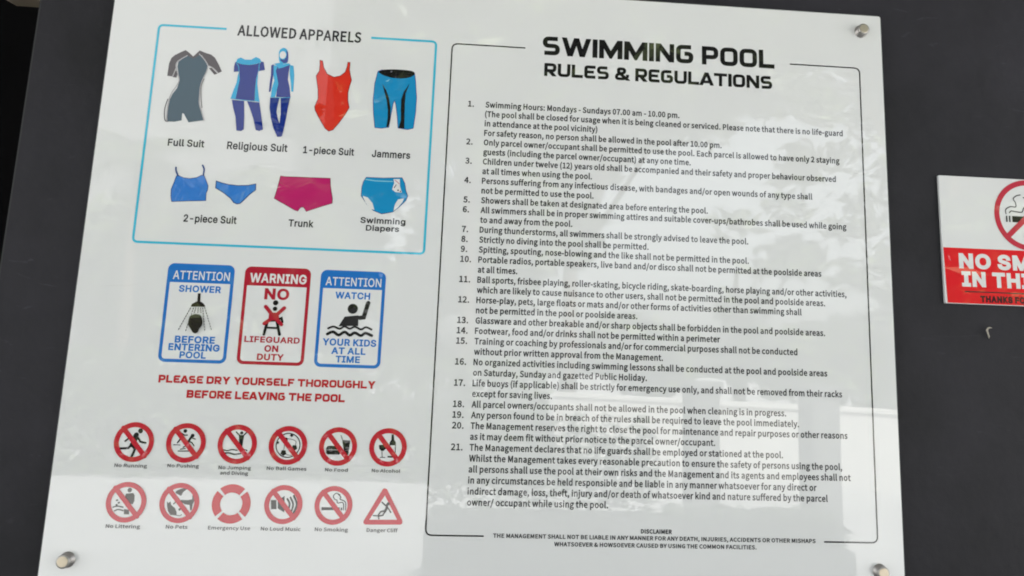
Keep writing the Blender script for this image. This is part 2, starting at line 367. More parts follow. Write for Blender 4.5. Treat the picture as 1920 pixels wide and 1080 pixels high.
 'R':'629|84,0 84,712 330,712 382,709 427,700 466,684 499,663 526,637 547,606 561,572 570,534 573,493 570,452 561,414 547,380 526,350 499,325 466,304 427,289 382,280 330,277 135,277 135,357 327,357 362,359 392,364 417,374 438,386 455,402 467,421 476,442 481,466 483,493 481,520 476,545 467,567 454,586 438,602 417,615 391,625 361,631 326,633 174,633 174,0;494,0 322,321 424,321 599,0',
 'S':'625|313,-12 264,-10 219,-1 179,13 143,32 114,56 89,84 71,116 59,152 54,191 146,191 151,165 160,143 173,123 190,106 210,93 233,82 258,75 285,70 313,69 344,71 374,76 400,84 424,96 444,111 461,129 474,149 481,171 484,195 482,216 475,235 465,250 451,264 434,276 414,286 392,295 368,304 343,311 257,335 203,354 157,377 121,405 94,438 78,477 73,521 76,560 87,595 105,627 129,655 158,678 193,697 231,711 273,719 318,722 363,719 405,711 443,697 476,678 505,655 528,628 546,598 557,565 561,529 472,529 464,562 448,590 423,612 392,629 356,639 315,642 286,640 259,635 234,627 213,616 195,602 180,586 170,567 163,547 161,526 164,503 171,484 183,467 199,453 217,441 237,431 258,423 278,416 297,411 370,391 391,385 413,378 436,369 459,359 481,347 502,333 521,316 538,298 552,277 563,252 570,225 572,194 568,156 558,121 541,89 518,60 488,35 453,15 411,0 365,-9',
 'T':'628|44,632 44,712 584,712 584,632 359,632 359,0 270,0 270,632',
 'U':'724|362,-11 309,-8 260,3 216,22 177,46 145,76 119,112 99,152 88,195 84,242 84,712 174,712 174,250 177,217 184,186 197,158 214,133 236,112 262,95 292,82 325,75 362,72 400,75 433,82 463,95 489,112 510,133 527,158 540,186 547,217 550,250 550,712 640,712 640,242 636,195 625,152 606,112 580,76 547,46 509,22 465,3 416,-8',
 'W':'961|217,0 23,712 115,712 228,274 234,251 240,227 246,204 261,131 266,106 271,81 276,55 265,55 270,81 275,106 280,131 285,155 290,180 296,204 314,274 429,712 532,712 646,274 652,251 658,227 664,204 681,131 686,106 691,81 696,55 684,55 688,81 693,106 698,131 704,155 709,180 715,204 732,274 845,712 937,712 742,0 638,0 515,452 507,483 499,515 492,548 485,584 477,623 470,665 489,665 482,625 476,587 469,553 462,519 454,486 445,452 323,0',
 'Y':'661|285,0 285,292 23,712 128,712 269,482 284,457 298,433 311,409 324,384 336,355 349,323 313,323 326,356 339,385 352,410 364,434 378,458 392,482 533,712 637,712 375,292 375,0',
 'a':'545|224,-12 191,-10 161,-4 132,7 107,21 85,40 67,62 53,88 45,118 43,151 45,180 51,204 60,225 74,243 90,258 109,270 129,280 152,289 175,295 200,300 225,304 250,308 327,317 345,320 360,324 371,329 379,336 384,345 386,357 386,359 384,380 380,399 373,415 364,429 351,441 336,451 318,458 297,462 274,463 250,462 228,458 209,451 192,443 177,433 165,421 154,409 146,396 140,383 57,408 71,438 89,463 110,484 133,502 159,515 186,526 214,533 243,537 271,538 291,537 312,535 335,531 357,525 379,516 400,505 420,490 437,471 451,448 462,421 469,389 471,352 471,0 387,0 387,73 381,73 374,60 365,47 353,34 338,22 321,11 301,1 279,-6 253,-10;239,64 269,66 296,72 319,82 339,96 356,112 369,130 378,151 384,171 386,193 386,266 381,262 373,258 363,255 351,252 338,249 324,246 280,240 246,235 226,232 206,228 188,222 171,215 157,206 145,195 136,182 130,166 129,147 130,130 135,114 143,101 153,90 166,80 182,73 199,68 218,65',
 'c':'554|290,-11 244,-8 202,4 163,23 130,49 101,81 78,119 61,162 51,210 48,262 51,315 61,364 78,407 101,446 130,478 163,504 202,523 244,534 290,538 316,537 340,534 364,528 386,520 407,510 427,498 445,484 461,469 476,451 488,431 498,410 506,388 424,367 419,380 414,393 407,405 398,416 389,426 378,435 366,443 353,450 339,455 324,459 307,461 290,462 257,459 228,450 203,434 182,414 165,390 152,362 142,330 137,297 135,262 137,228 142,195 152,164 165,136 182,112 203,92 228,77 257,68 290,65 308,66 324,68 340,72 354,78 367,84 379,92 390,102 400,112 408,124 415,137 421,150 426,164 508,143 500,120 490,98 478,79 463,61 447,44 429,30 409,17 388,7 365,-1 341,-7 316,-10',
 'e':'565|297,-11 248,-8 203,4 164,23 129,49 101,81 78,119 61,162 51,209 48,261 51,314 61,362 77,406 100,444 128,477 161,503 199,523 241,534 287,538 316,537 344,532 372,524 399,512 424,497 447,477 468,454 485,426 500,395 511,358 517,317 520,271 520,237 105,237 105,309 473,309 434,283 432,317 426,348 417,376 404,401 387,422 368,439 344,452 317,460 287,462 257,460 229,452 205,439 184,422 166,401 152,377 142,351 136,324 134,295 134,249 137,211 143,178 155,149 170,123 189,103 212,86 237,74 266,67 297,65 318,66 337,69 355,74 372,81 386,90 400,102 411,115 420,130 428,148 511,127 501,101 487,77 469,55 448,36 423,19 396,6 365,-4 332,-10',
 'g':'595|290,-211 252,-209 218,-204 187,-195 160,-184 136,-170 115,-154 98,-136 83,-117 71,-97 142,-57 150,-68 159,-80 170,-92 183,-104 198,-114 216,-124 237,-131 262,-135 290,-136 330,-133 365,-122 395,-105 418,-81 431,-48 436,-8 436,96 429,96 421,84 412,71 401,58 388,45 372,33 353,22 331,13 304,8 273,7 232,10 193,20 158,37 126,61 99,90 77,126 61,168 51,215 48,268 51,320 61,368 77,411 99,448 126,479 157,505 193,523 232,534 274,538 305,536 332,531 355,522 374,511 390,498 403,484 414,470 423,458 431,446 438,446 438,531 521,531 521,-12 518,-56 508,-94 490,-126 467,-152 439,-174 407,-190 370,-202 331,-209;287,83 318,85 345,93 369,105 390,122 406,144 420,169 430,199 435,233 437,270 435,306 430,339 420,369 407,396 390,419 369,437 345,451 318,459 287,462 255,459 228,450 203,436 182,417 165,394 152,367 142,337 137,305 135,270 137,234 143,201 152,172 166,146 183,124 204,106 228,93 256,85',
 'i':'233|74,0 74,531 159,531 159,0;117,620 102,622 88,627 75,636 66,648 60,661 58,676 60,691 66,705 75,717 88,726 102,731 117,733 133,731 147,726 159,717 169,705 175,691 177,676 175,661 169,648 159,636 147,627 133,622',
 'k':'533|154,191 154,296 169,296 398,531 504,531 258,279 248,279;74,0 74,712 159,712 159,0;412,0 207,260 268,320 521,0',
 'l':'265|195,-3 157,0 127,11 103,28 87,52 77,82 74,118 74,712 159,712 159,138 160,116 163,99 168,87 176,79 188,74 205,73 224,74 238,76 253,4 226,-1 216,-2 206,-3',
 'm':'854|74,0 74,531 157,531 157,413 151,413 159,440 171,464 185,484 202,501 221,516 241,526 262,534 284,539 307,541 344,537 375,525 402,505 424,479 439,448 449,412 437,412 445,437 457,460 472,480 490,498 510,513 533,525 558,534 584,539 611,541 641,538 670,532 696,521 720,505 740,485 757,460 769,430 777,396 780,357 780,0 694,0 694,355 690,390 680,418 662,438 639,452 614,460 586,463 563,461 542,456 524,448 508,436 494,423 483,406 476,388 471,368 469,346 469,0 384,0 384,364 381,391 371,415 354,435 333,451 308,460 279,463 259,461 239,456 221,448 203,437 189,422 176,405 167,384 161,360 159,333 159,0',
 'n':'574|159,317 159,0 74,0 74,531 156,531 157,402 143,402 162,447 185,481 213,507 245,524 280,535 318,538 353,536 384,528 413,516 438,499 459,476 477,449 490,417 497,379 500,336 500,0 414,0 414,329 411,368 400,400 382,426 358,445 329,457 294,461 269,459 246,453 225,444 206,432 190,415 177,396 167,373 161,347',
 'o':'581|290,-11 244,-8 202,4 163,23 130,49 101,81 78,119 61,162 51,210 48,262 51,315 61,364 78,407 101,446 130,478 163,504 202,523 244,534 290,538 337,534 379,523 418,504 452,478 480,446 503,407 520,364 530,315 533,262 530,210 520,162 503,119 480,81 452,49 418,23 379,4 337,-8;290,65 324,68 353,77 378,92 399,112 417,136 430,164 439,195 445,228 447,262 445,297 439,330 430,361 417,390 399,414 378,434 353,450 324,459 290,462 257,459 228,450 203,434 182,414 165,390 152,362 142,330 137,297 135,262 137,228 142,195 152,164 165,136 182,112 203,92 228,77 257,68',
 'p':'594|74,-200 74,531 157,531 157,447 165,447 173,458 182,470 192,484 205,498 221,510 240,522 263,531 289,536 321,538 363,534 402,523 438,505 470,479 496,448 518,410 534,366 543,318 546,264 543,211 534,162 518,118 496,80 470,48 439,22 403,4 364,-8 321,-11 291,-10 264,-4 242,5 223,17 206,30 193,44 182,58 173,71 165,82 159,82 159,-200;308,65 339,68 367,77 391,92 412,111 429,135 442,163 452,195 457,229 459,265 457,301 452,335 442,366 429,393 412,417 392,436 367,450 340,459 308,462 277,459 250,451 226,437 205,418 188,395 175,368 165,337 160,303 158,265 160,227 165,193 175,161 189,133 206,110 226,91 250,77 278,68',
 'r':'363|74,0 74,531 156,531 156,449 162,449 174,474 191,496 213,514 239,528 268,536 298,539 321,538 341,537 341,451 322,454 312,455 301,456 290,456 266,454 243,449 223,440 204,429 189,414 176,397 167,377 161,356 159,332 159,0',
 's':'511|255,-11 219,-10 187,-4 157,5 130,17 107,33 87,53 70,76 58,102 50,132 131,149 141,122 155,101 174,84 197,73 223,66 254,64 288,66 318,74 342,87 361,104 372,123 375,144 373,161 367,177 356,190 340,201 321,210 297,217 209,238 165,252 129,269 101,291 81,318 69,348 65,383 68,413 77,440 91,464 110,486 134,504 161,519 192,529 226,536 262,538 297,536 328,531 355,521 380,509 401,493 418,475 433,454 445,431 454,406 375,388 367,407 355,425 340,442 319,455 294,463 262,466 232,463 206,456 183,444 166,428 155,409 152,388 154,370 162,354 174,341 191,329 213,320 240,312 321,293 365,279 401,262 429,240 448,214 460,184 464,149 461,119 452,91 437,66 417,43 393,25 364,9 331,-2 294,-9',
 't':'318|285,531 285,458 9,458 9,531;91,660 176,660 176,137 178,116 183,99 190,86 202,77 218,72 239,70 259,71 282,75 298,2 289,0 279,-2 269,-4 258,-5 247,-6 236,-6 193,-2 158,10 129,30 108,57 95,90 91,130',
 'u':'574|255,-7 221,-5 189,3 161,15 136,32 114,55 97,82 84,115 76,152 74,195 74,531 159,531 159,202 163,163 174,131 192,105 216,86 245,74 280,70 305,72 328,78 349,87 368,99 384,116 397,136 407,159 412,185 414,214 414,531 500,531 500,0 417,0 417,129 430,129 411,84 388,49 360,24 328,7 293,-4',
 'w':'794|193,0 32,531 122,531 187,299 196,266 205,230 215,191 225,150 235,105 245,58 231,58 240,104 250,147 260,189 269,228 279,264 289,299 353,531 443,531 506,299 515,265 525,229 534,190 544,149 553,105 563,58 548,58 558,104 568,148 578,189 588,228 598,265 607,299 672,531 762,531 601,0 516,0 446,240 426,315 420,340 413,366 407,392 387,473 407,473 387,393 368,315 361,289 354,265 347,240 278,0',
},
}

PRINT = [
 ['border_line#0',None,'black_ink','c',[[23.6,274.3],[-89.4,274.3],[-89.4,-450.1],[-8.6,-450.1]],2.0,9],
 ['border_line#1',None,'black_ink','c',[[446.2,274.3],[560.7,274.3],[560.7,-450.1],[480.7,-450.1]],2.0,9],
 ['border_line#2',None,'cyan_ink','c',[[-430.0,275.6],[-529,275.6],[-529,-55.7],[-114.1,-55.7],[-114.1,275.6],[-213.4,275.6]],3.4,7],
 ['heading#3', None, 'black_ink', 't', 'T', 'SWIMMING POOL', 50.6, 265.0, 370.2, 30.58, 0.228],
 ['heading#4', None, 'black_ink', 't', 'T', 'RULES & REGULATIONS', 54.3, 230.5, 362.4, 21.25, 0.232],
 ['heading#5', None, 'dark_ink', 't', 's', 'ALLOWED APPARELS', -413.7, 266.8, 185.4, 15.93, 34],
 ['caption#6', None, 'dark_ink', 't', 'i', 'Full Suit', -496.4, 89.1, 52.2, 10.05, 30],
 ['caption#7', None, 'dark_ink', 't', 'i', 'Religious Suit', -411.4, 88.6, 87.5, 10.82, 30],
 ['caption#8', None, 'dark_ink', 't', 'i', '1-piece Suit', -301.0, 88.1, 74.8, 10.16, 30],
 ['caption#9', None, 'dark_ink', 't', 'i', 'Jammers', -199.9, 87.5, 56.9, 10.22, 30],
 ['caption#10', None, 'dark_ink', 't', 'i', '2-piece Suit', -462.0, -23.1, 75.0, 10.09, 30],
 ['caption#11', None, 'dark_ink', 't', 'i', 'Trunk', -312.9, -23.3, 36.1, 9.83, 30],
 ['caption#12', None, 'dark_ink', 't', 'i', 'Swimming', -209.6, -13.3, 65.7, 8.15, 30],
 ['caption#13', None, 'dark_ink', 't', 'i', 'Diapers', -200.9, -24.5, 48.4, 7.78, 30],
 ['notice_line#14', None, 'red_ink', 't', 'T', 'PLEASE DRY YOURSELF THOROUGHLY', -471.5, -252.8, 299.8, 10.6, 0.265],
 ['notice_line#15', None, 'red_ink', 't', 'T', 'BEFORE LEAVING THE POOL', -431.2, -272.8, 218.0, 10.96, 0.265],
 ['full_suit_picture#16',None,'teal_ink','p',[[-484.2,232.6],[-479.2,230.4],[-474.2,228.1],[-470.5,230.9],[-465.7,233.8],[-460.8,229.0],[-455.4,222.4],[-451.8,214.0],[-453.4,203.6],[-457.2,194.0],[-459.2,182.8],[-458.8,170.9],[-457.7,157.4],[-453.8,145.8],[-449.0,130.1],[-458.3,128.4],[-470.2,125.9],[-474.3,132.0],[-478.5,139.0],[-480.8,139.2],[-480.6,128.3],[-490.8,125.7],[-500.9,125.5],[-501.9,134.6],[-501.8,148.1],[-500.8,159.9],[-497.8,168.6],[-492.5,177.4],[-490.2,189.4],[-492.5,199.5],[-495.4,211.3],[-494.9,219.1],[-488.9,224.6]],0],
 ['full_suit_picture#16','sleeve','warm_grey_ink','p',[[-486.4,238.0],[-483.4,235.6],[-483.1,230.1],[-490.4,223.6],[-495.9,219.0],[-497.4,212.5],[-497.9,206.0],[-501.2,195.6],[-508.5,196.0],[-508.4,203.6],[-508.0,215.7],[-505.5,224.4],[-501.2,229.0],[-493.1,234.2]],0],
 ['full_suit_picture#16','sleeve','warm_grey_ink','p',[[-465.8,238.7],[-456.7,235.3],[-448.5,233.2],[-442.5,228.7],[-435.9,218.5],[-430.3,207.6],[-435.3,204.7],[-441.5,211.2],[-450.7,215.5],[-455.4,223.3],[-461.8,231.0],[-467.6,233.7]],0],
 ['full_suit_picture#16','sleeve','warm_grey_ink','p',[[-497.0,206.1],[-493.8,200.3],[-495.0,193.9],[-500.2,194.6]],0],
 ['full_suit_picture#16','sleeve','warm_grey_ink','p',[[-449.9,212.1],[-445.6,212.3],[-436.3,203.8],[-440.6,201.8]],0],
 ['full_suit_picture#16','collar','warm_grey_ink','p',[[-486.4,238.0],[-481.2,234.6],[-474.2,228.5],[-469.3,234.5],[-465.8,238.7],[-462.9,234.0],[-470.2,227.5],[-473.9,225.4],[-479.7,227.8],[-484.9,231.7]],0],
 ['full_suit_picture#16','piping','pale_ink','s',[[-483.0,229.3],[-490.4,224.0],[-496.4,218.4],[-497.4,211.2],[-493.9,201.1],[-490.7,190.2],[-493.6,180.7],[-499.1,170.2],[-501.6,159.9],[-502.4,146.4],[-502.2,127.1]],1.48,0,1],
 ['full_suit_picture#16','piping','pale_ink','s',[[-465.7,233.0],[-458.9,226.5],[-453.8,219.9],[-451.4,214.9],[-452.5,205.4],[-456.4,194.0],[-458.6,182.8],[-458.6,170.9],[-457.7,155.7],[-453.6,144.1],[-448.3,130.1]],1.48,0,1],
 ['full_suit_picture#16','piping','pale_ink','s',[[-450.7,215.5],[-443.2,212.0],[-435.3,204.7]],1.15,0,1],
 ['full_suit_picture#16','piping','pale_ink','s',[[-497.4,208.6],[-500.7,195.2]],1.14,0,0],
 ['full_suit_picture#16','side_stripe','warm_grey_ink','s',[[-503.6,159.8],[-506.0,147.8],[-506.1,137.8],[-504.0,127.0],[-499.8,125.6]],1.29,0,1],
 ['full_suit_picture#16','side_stripe','warm_grey_ink','s',[[-454.8,194.1],[-457.6,182.9],[-456.0,164.3],[-453.2,149.2]],0.98,0,1],
 ['swim_tunic_picture#28',None,'navy_ink','p',[[-407.8,222.1],[-402.1,220.7],[-391.6,220.2],[-380.6,222.4],[-376.4,224.9],[-377.2,211.9],[-379.3,199.8],[-379.5,184.3],[-378.5,164.8],[-392.8,164.8],[-406.3,165.7],[-404.7,181.1],[-403.0,196.6],[-405.0,210.2]],0],
 ['swim_tunic_picture#28','side_panel','cyan_ink2','p',[[-405.3,209.3],[-403.0,196.6],[-404.7,181.1],[-406.3,165.7],[-413.5,166.1],[-410.2,180.8],[-407.2,191.2],[-406.6,201.5]],0],
 ['swim_tunic_picture#28','side_panel','cyan_ink2','p',[[-377.1,211.9],[-379.0,199.8],[-379.2,184.3],[-378.1,164.3],[-370.9,163.0],[-374.1,177.8],[-376.6,191.3],[-377.1,205.0]],0],
 ['swim_tunic_picture#28','sleeve','navy_ink','p',[[-412.0,223.9],[-407.8,222.1],[-405.4,209.3],[-412.8,208.0],[-413.3,216.6]],0],
 ['swim_tunic_picture#28','sleeve','navy_ink','p',[[-373.8,226.8],[-370.5,226.2],[-367.5,213.9],[-375.9,211.7],[-376.2,223.2]],0],
 ['swim_tunic_picture#28','piping','cyan_ink2','s',[[-410.2,222.0],[-406.4,216.2],[-405.4,208.8]],0.99,0,1],
 ['swim_tunic_picture#28','piping','cyan_ink2','s',[[-376.3,224.1],[-376.6,217.1],[-376.1,211.1]],0.99,0,1],
 ['swim_tunic_picture#28','yoke','cyan_ink2','p',[[-404.7,231.3],[-398.0,228.3],[-389.2,228.8],[-382.4,233.6],[-376.6,231.3],[-373.4,226.0],[-380.6,222.6],[-391.6,220.2],[-402.0,220.6],[-411.1,223.3],[-409.2,228.9]],0],
 ['swim_tunic_picture#28','trouser_leg','navy_ink','p',[[-411.4,164.2],[-393.5,163.5],[-390.9,139.5],[-389.8,119.3],[-393.7,116.6],[-400.1,117.1],[-403.7,138.7],[-408.2,152.0]],0],
 ['swim_tunic_picture#28','trouser_leg','navy_ink','p',[[-389.1,163.3],[-370.8,162.3],[-367.2,145.9],[-361.8,120.9],[-367.1,118.1],[-372.4,119.5],[-377.5,136.9],[-383.6,151.7]],0],
 ['swim_tunic_picture#28','hem','cyan_ink2','s',[[-413.2,166.1],[-392.7,164.4],[-378.4,164.2]],0.82,0,0],
 ['hooded_suit_picture#39',None,'navy_ink','p',[[-349.2,221.4],[-341.8,219.3],[-331.7,224.3],[-332.3,211.3],[-332.6,200.9],[-328.6,187.4],[-326.3,172.9],[-347.3,172.6],[-347.4,182.8],[-345.9,193.2],[-348.4,203.4],[-351.7,213.5]],0],
 ['hooded_suit_picture#39','side_panel','cyan_ink2','p',[[-356.6,222.7],[-349.2,221.4],[-351.4,213.5],[-348.4,203.4],[-345.9,193.2],[-347.4,182.8],[-348.9,172.5],[-355.3,172.1],[-354.9,185.8],[-352.4,198.0],[-355.6,211.5]],0],
 ['hooded_suit_picture#39','sleeve','navy_ink','p',[[-358.9,221.7],[-355.5,223.7],[-354.3,209.9],[-355.2,197.8],[-356.0,180.6],[-358.7,179.6],[-358.7,192.4],[-358.0,206.2]],0],
 ['hooded_suit_picture#39','sleeve','cyan_ink2','p',[[-331.7,224.3],[-326.0,222.9],[-323.6,208.3],[-323.3,194.6],[-323.0,182.2],[-325.7,182.0],[-327.7,196.0],[-330.5,209.6]],0],
 ['hooded_suit_picture#39','collar','cyan_ink2','p',[[-355.1,224.5],[-346.5,226.8],[-340.6,224.6],[-332.8,226.8],[-330.7,224.7],[-340.2,219.8],[-348.0,217.2],[-349.1,220.6]],0],
 ['hooded_suit_picture#39','hood','cyan_ink2','p',[[-348.9,236.2],[-348.9,245.8],[-342.9,250.9],[-336.9,246.6],[-334.9,237.1],[-335.3,228.0],[-340.7,225.1],[-347.0,227.7]],1],
 ['hooded_suit_picture#39','hood_shade','navy_ink','p',[[-339.0,247.3],[-335.9,244.0],[-334.8,237.1],[-335.1,228.1],[-340.8,226.3],[-346.3,230.3],[-346.2,232.6],[-341.2,231.5],[-338.0,235.2],[-337.5,240.4]],0],  # navy right part of the printed hood
 ['hooded_suit_picture#39','face_opening','white_ink','d',[-343.2,239.2],4.67,6.01],
 ['hooded_suit_picture#39','trouser_leg','navy_ink','p',[[-355.9,170.7],[-342.4,171.1],[-343.9,160.8],[-344.8,148.9],[-342.0,138.9],[-334.7,122.4],[-334.8,111.0],[-340.3,110.7],[-347.0,123.4],[-352.4,140.0],[-355.3,155.1]],0],
 ['hooded_suit_picture#39','trouser_leg','navy_ink','p',[[-340.3,171.3],[-326.6,172.9],[-328.5,158.3],[-329.6,143.0],[-331.3,126.0],[-333.7,111.4],[-336.5,113.9],[-338.7,128.9],[-338.3,145.9]],0],
 ['hooded_suit_picture#39','hem','cyan_ink2','s',[[-355.6,171.7],[-340.8,171.2],[-326.2,172.8]],0.82,0,0],
 ['swimsuit_picture#50',None,'scarlet_ink','p',[[-287.5,234.6],[-283.7,233.6],[-280.9,223.0],[-275.2,213.4],[-264.8,208.7],[-255.6,211.3],[-248.4,218.0],[-246.2,226.8],[-245.7,233.9],[-242.4,233.7],[-242.5,222.1],[-240.2,212.2],[-238.2,205.7],[-240.5,195.7],[-242.1,185.7],[-241.2,172.6],[-238.5,162.1],[-243.5,151.2],[-251.7,137.7],[-260.0,125.9],[-265.9,123.6],[-271.6,127.7],[-281.2,142.5],[-288.3,155.1],[-289.5,160.8],[-285.6,173.3],[-286.8,187.9],[-289.8,202.6],[-291.1,209.1],[-287.1,217.6],[-287.0,227.6]],0],
 ['swimsuit_picture#50','outline','maroon_ink','s',[[-287.5,234.6],[-283.7,233.6],[-280.9,223.0],[-275.2,213.4],[-264.8,208.7],[-255.6,211.3],[-248.4,218.0],[-246.2,226.8],[-245.7,233.9],[-242.4,233.7],[-242.5,222.1],[-240.2,212.2],[-238.2,205.7],[-240.5,195.7],[-242.1,185.7],[-241.2,172.6],[-238.5,162.1],[-243.5,151.2],[-251.7,137.7],[-260.0,125.9],[-265.9,123.6],[-271.6,127.7],[-281.2,142.5],[-288.3,155.1],[-289.5,160.8],[-285.6,173.3],[-286.8,187.9],[-289.8,202.6],[-291.1,209.1],[-287.1,217.6],[-287.0,227.6]],0.96,1,0],
 ['jammers_picture#52',None,'azure_ink','p',[[-199.6,222.2],[-194.3,224.7],[-170.9,226.5],[-150.4,225.8],[-144.2,222.3],[-142.0,209.9],[-138.9,183.5],[-139.0,160.5],[-141.0,135.0],[-149.4,132.6],[-163.8,134.2],[-166.3,154.0],[-169.7,171.8],[-171.8,177.5],[-173.6,171.6],[-175.6,153.4],[-177.5,134.6],[-188.2,132.5],[-198.2,132.9],[-201.6,153.6],[-203.8,176.4],[-203.0,202.9]],0],
 ['jammers_picture#52','outline','navy_ink','s',[[-199.6,222.2],[-194.3,224.7],[-170.9,226.5],[-150.4,225.8],[-144.2,222.3],[-142.0,209.9],[-138.9,183.5],[-139.0,160.5],[-141.0,135.0],[-149.4,132.6],[-163.8,134.2],[-166.3,154.0],[-169.7,171.8],[-171.8,177.5],[-173.6,171.6],[-175.6,153.4],[-177.5,134.6],[-188.2,132.5],[-198.2,132.9],[-201.6,153.6],[-203.8,176.4],[-203.0,202.9]],0.8,1,0],
 ['jammers_picture#52','waistband','black_ink','p',[[-198.4,221.8],[-189.6,225.5],[-170.9,226.8],[-150.4,226.1],[-143.9,222.3],[-148.3,216.7],[-160.6,213.1],[-174.7,212.8],[-187.4,215.1],[-195.4,218.6]],1],
 ['jammers_picture#52','stripe','black_ink','p',[[-191.6,202.8],[-185.1,192.4],[-180.5,181.1],[-176.8,164.9],[-176.1,145.2],[-178.3,135.0],[-181.3,134.8],[-180.2,148.3],[-180.7,161.3],[-183.7,177.6],[-187.5,188.9]],0],
 ['jammers_picture#52','stripe','black_ink','p',[[-151.0,205.2],[-155.7,189.2],[-155.9,172.6],[-155.1,154.6],[-154.5,133.9],[-163.0,134.2],[-160.4,146.1],[-161.4,162.5],[-161.9,178.9],[-158.5,192.3]],0],
 ['jammers_picture#52','glint','pale_cyan_ink','p',[[-187.6,206.8],[-180.8,210.6],[-183.4,206.6]],0],
 ['bikini_top_picture#58',None,'blue_ink','p',[[-478.7,44.1],[-475.3,44.3],[-468.6,41.7],[-459.7,40.8],[-450.0,42.7],[-443.5,46.6],[-439.8,46.8],[-436.4,39.5],[-432.4,31.4],[-432.5,25.2],[-434.1,19.9],[-433.6,9.1],[-459.1,7.3],[-481.5,5.4],[-483.4,13.4],[-484.0,23.6],[-481.4,33.1]],0],
 ['bikini_top_picture#58','outline','navy2_ink','s',[[-478.7,44.1],[-475.3,44.3],[-468.6,41.7],[-459.7,40.8],[-450.0,42.7],[-443.5,46.6],[-439.8,46.8],[-436.4,39.5],[-432.4,31.4],[-432.5,25.2],[-434.1,19.9],[-433.6,9.1],[-459.1,7.3],[-481.5,5.4],[-483.4,13.4],[-484.0,23.6],[-481.4,33.1]],0.9,1,0],
 ['bikini_top_picture#58','strap','navy2_ink','s',[[-480.8,56.5],[-480.0,51.4],[-476.5,44.2]],2.42,0,1],
 ['bikini_top_picture#58','strap','navy2_ink','s',[[-443.3,61.6],[-440.6,56.0],[-440.8,46.8]],2.43,0,1],
 ['bikini_bottom_picture#62',None,'blue_ink','p',[[-421.5,39.0],[-412.9,36.5],[-402.8,34.4],[-389.9,33.7],[-375.1,34.8],[-364.9,37.4],[-364.3,28.5],[-372.8,20.8],[-379.9,12.2],[-384.4,7.3],[-389.2,6.3],[-393.9,8.4],[-398.9,14.4],[-409.5,22.1],[-421.5,28.8]],0],
 ['bikini_bottom_picture#62','outline','navy2_ink','s',[[-421.5,39.0],[-412.9,36.5],[-402.8,34.4],[-389.9,33.7],[-375.1,34.8],[-364.9,37.4],[-364.3,28.5],[-372.8,20.8],[-379.9,12.2],[-384.4,7.3],[-389.2,6.3],[-393.9,8.4],[-398.9,14.4],[-409.5,22.1],[-421.5,28.8]],1.31,1,0],
 ['trunks_picture#64',None,'magenta_ink','p',[[-330.2,51.2],[-323.4,50.6],[-294.1,50.9],[-258.1,51.3],[-257.0,40.4],[-252.7,20.6],[-252.5,13.9],[-268.1,8.1],[-288.8,-0.1],[-291.3,3.5],[-293.2,6.0],[-297.1,5.8],[-299.2,3.2],[-301.1,-0.1],[-305.7,1.1],[-320.9,9.1],[-336.4,17.1],[-333.1,33.1]],0],
 ['trunks_picture#64','outline','plum_ink','s',[[-330.2,51.2],[-323.4,50.6],[-294.1,50.9],[-258.1,51.3],[-257.0,40.4],[-252.7,20.6],[-252.5,13.9],[-268.1,8.1],[-288.8,-0.1],[-291.3,3.5],[-293.2,6.0],[-297.1,5.8],[-299.2,3.2],[-301.1,-0.1],[-305.7,1.1],[-320.9,9.1],[-336.4,17.1],[-333.1,33.1]],0.92,1,0],
 ['swim_nappy_picture#66',None,'azure_ink','p',[[-205.7,55.5],[-180.6,55.6],[-153.1,57.6],[-148.6,49.4],[-146.1,37.6],[-142.8,30.1],[-145.3,23.4],[-154.9,12.3],[-163.5,4.9],[-179.3,1.2],[-192.1,5.9],[-203.0,15.9],[-211.2,27.3],[-211.0,40.4],[-209.3,48.8]],0],
 ['swim_nappy_picture#66','outline','navy2_ink','s',[[-205.7,55.5],[-180.6,55.6],[-153.1,57.6],[-148.6,49.4],[-146.1,37.6],[-142.8,30.1],[-145.3,23.4],[-154.9,12.3],[-163.5,4.9],[-179.3,1.2],[-192.1,5.9],[-203.0,15.9],[-211.2,27.3],[-211.0,40.4],[-209.3,48.8]],0.93,1,0],
 ['swim_nappy_picture#66','leg_hole','white_ink','p',[[-208.9,27.2],[-201.3,24.9],[-194.0,17.0],[-190.4,6.9],[-195.6,7.8],[-204.2,17.1]],0],
 ['swim_nappy_picture#66','leg_hole','white_ink','p',[[-148.0,26.3],[-156.8,24.3],[-160.7,16.8],[-162.5,6.1],[-156.0,12.3],[-150.2,20.2]],0],
 ['swim_nappy_picture#66','waist_line','pale_cyan_ink','s',[[-206.1,52.3],[-191.7,50.8],[-166.5,51.1]],1.39,0,0],
 ['swim_nappy_picture#66','side_patch','white_ink','p',[[-165.4,54.8],[-156.2,55.2],[-155.2,44.3],[-151.7,34.7],[-161.5,35.1],[-166.3,39.0],[-164.0,48.6]],0],
 ['swim_nappy_picture#66','patch_mark','black_ink','s',[[-163.6,41.5],[-161.0,46.4]],1.16,0,0],
 ['swim_nappy_picture#66','patch_mark','black_ink','d',[-157.6,38.0],1.16,1.16],
 ['swim_nappy_picture#66','patch_mark','black_ink','d',[-154.1,36.6],0.93,0.93],
 ['swim_nappy_picture#66','patch_mark','magenta_ink','s',[[-163.2,53.5],[-156.5,47.8]],0.82,0,0],
 ['notice_panel#76',None,'sign_blue_ink','R',[-475.6,-382.3,-224.3,-84.35],9,24],
 ['notice_panel#76','panel_field','white_ink','R',[-471.0,-386.90000000000003,-219.70000000000002,-111.5],5,0],
 ['notice_panel#76', 'panel_heading', 'white_ink', 't', 'i', 'ATTENTION', -467.6, -106.9, 79.1, 11.88, 14],
 ['notice_panel#76', 'panel_word', 'sign_blue_ink', 't', 'i', 'SHOWER', -457.5, -124.5, 58.8, 8.57, 48],
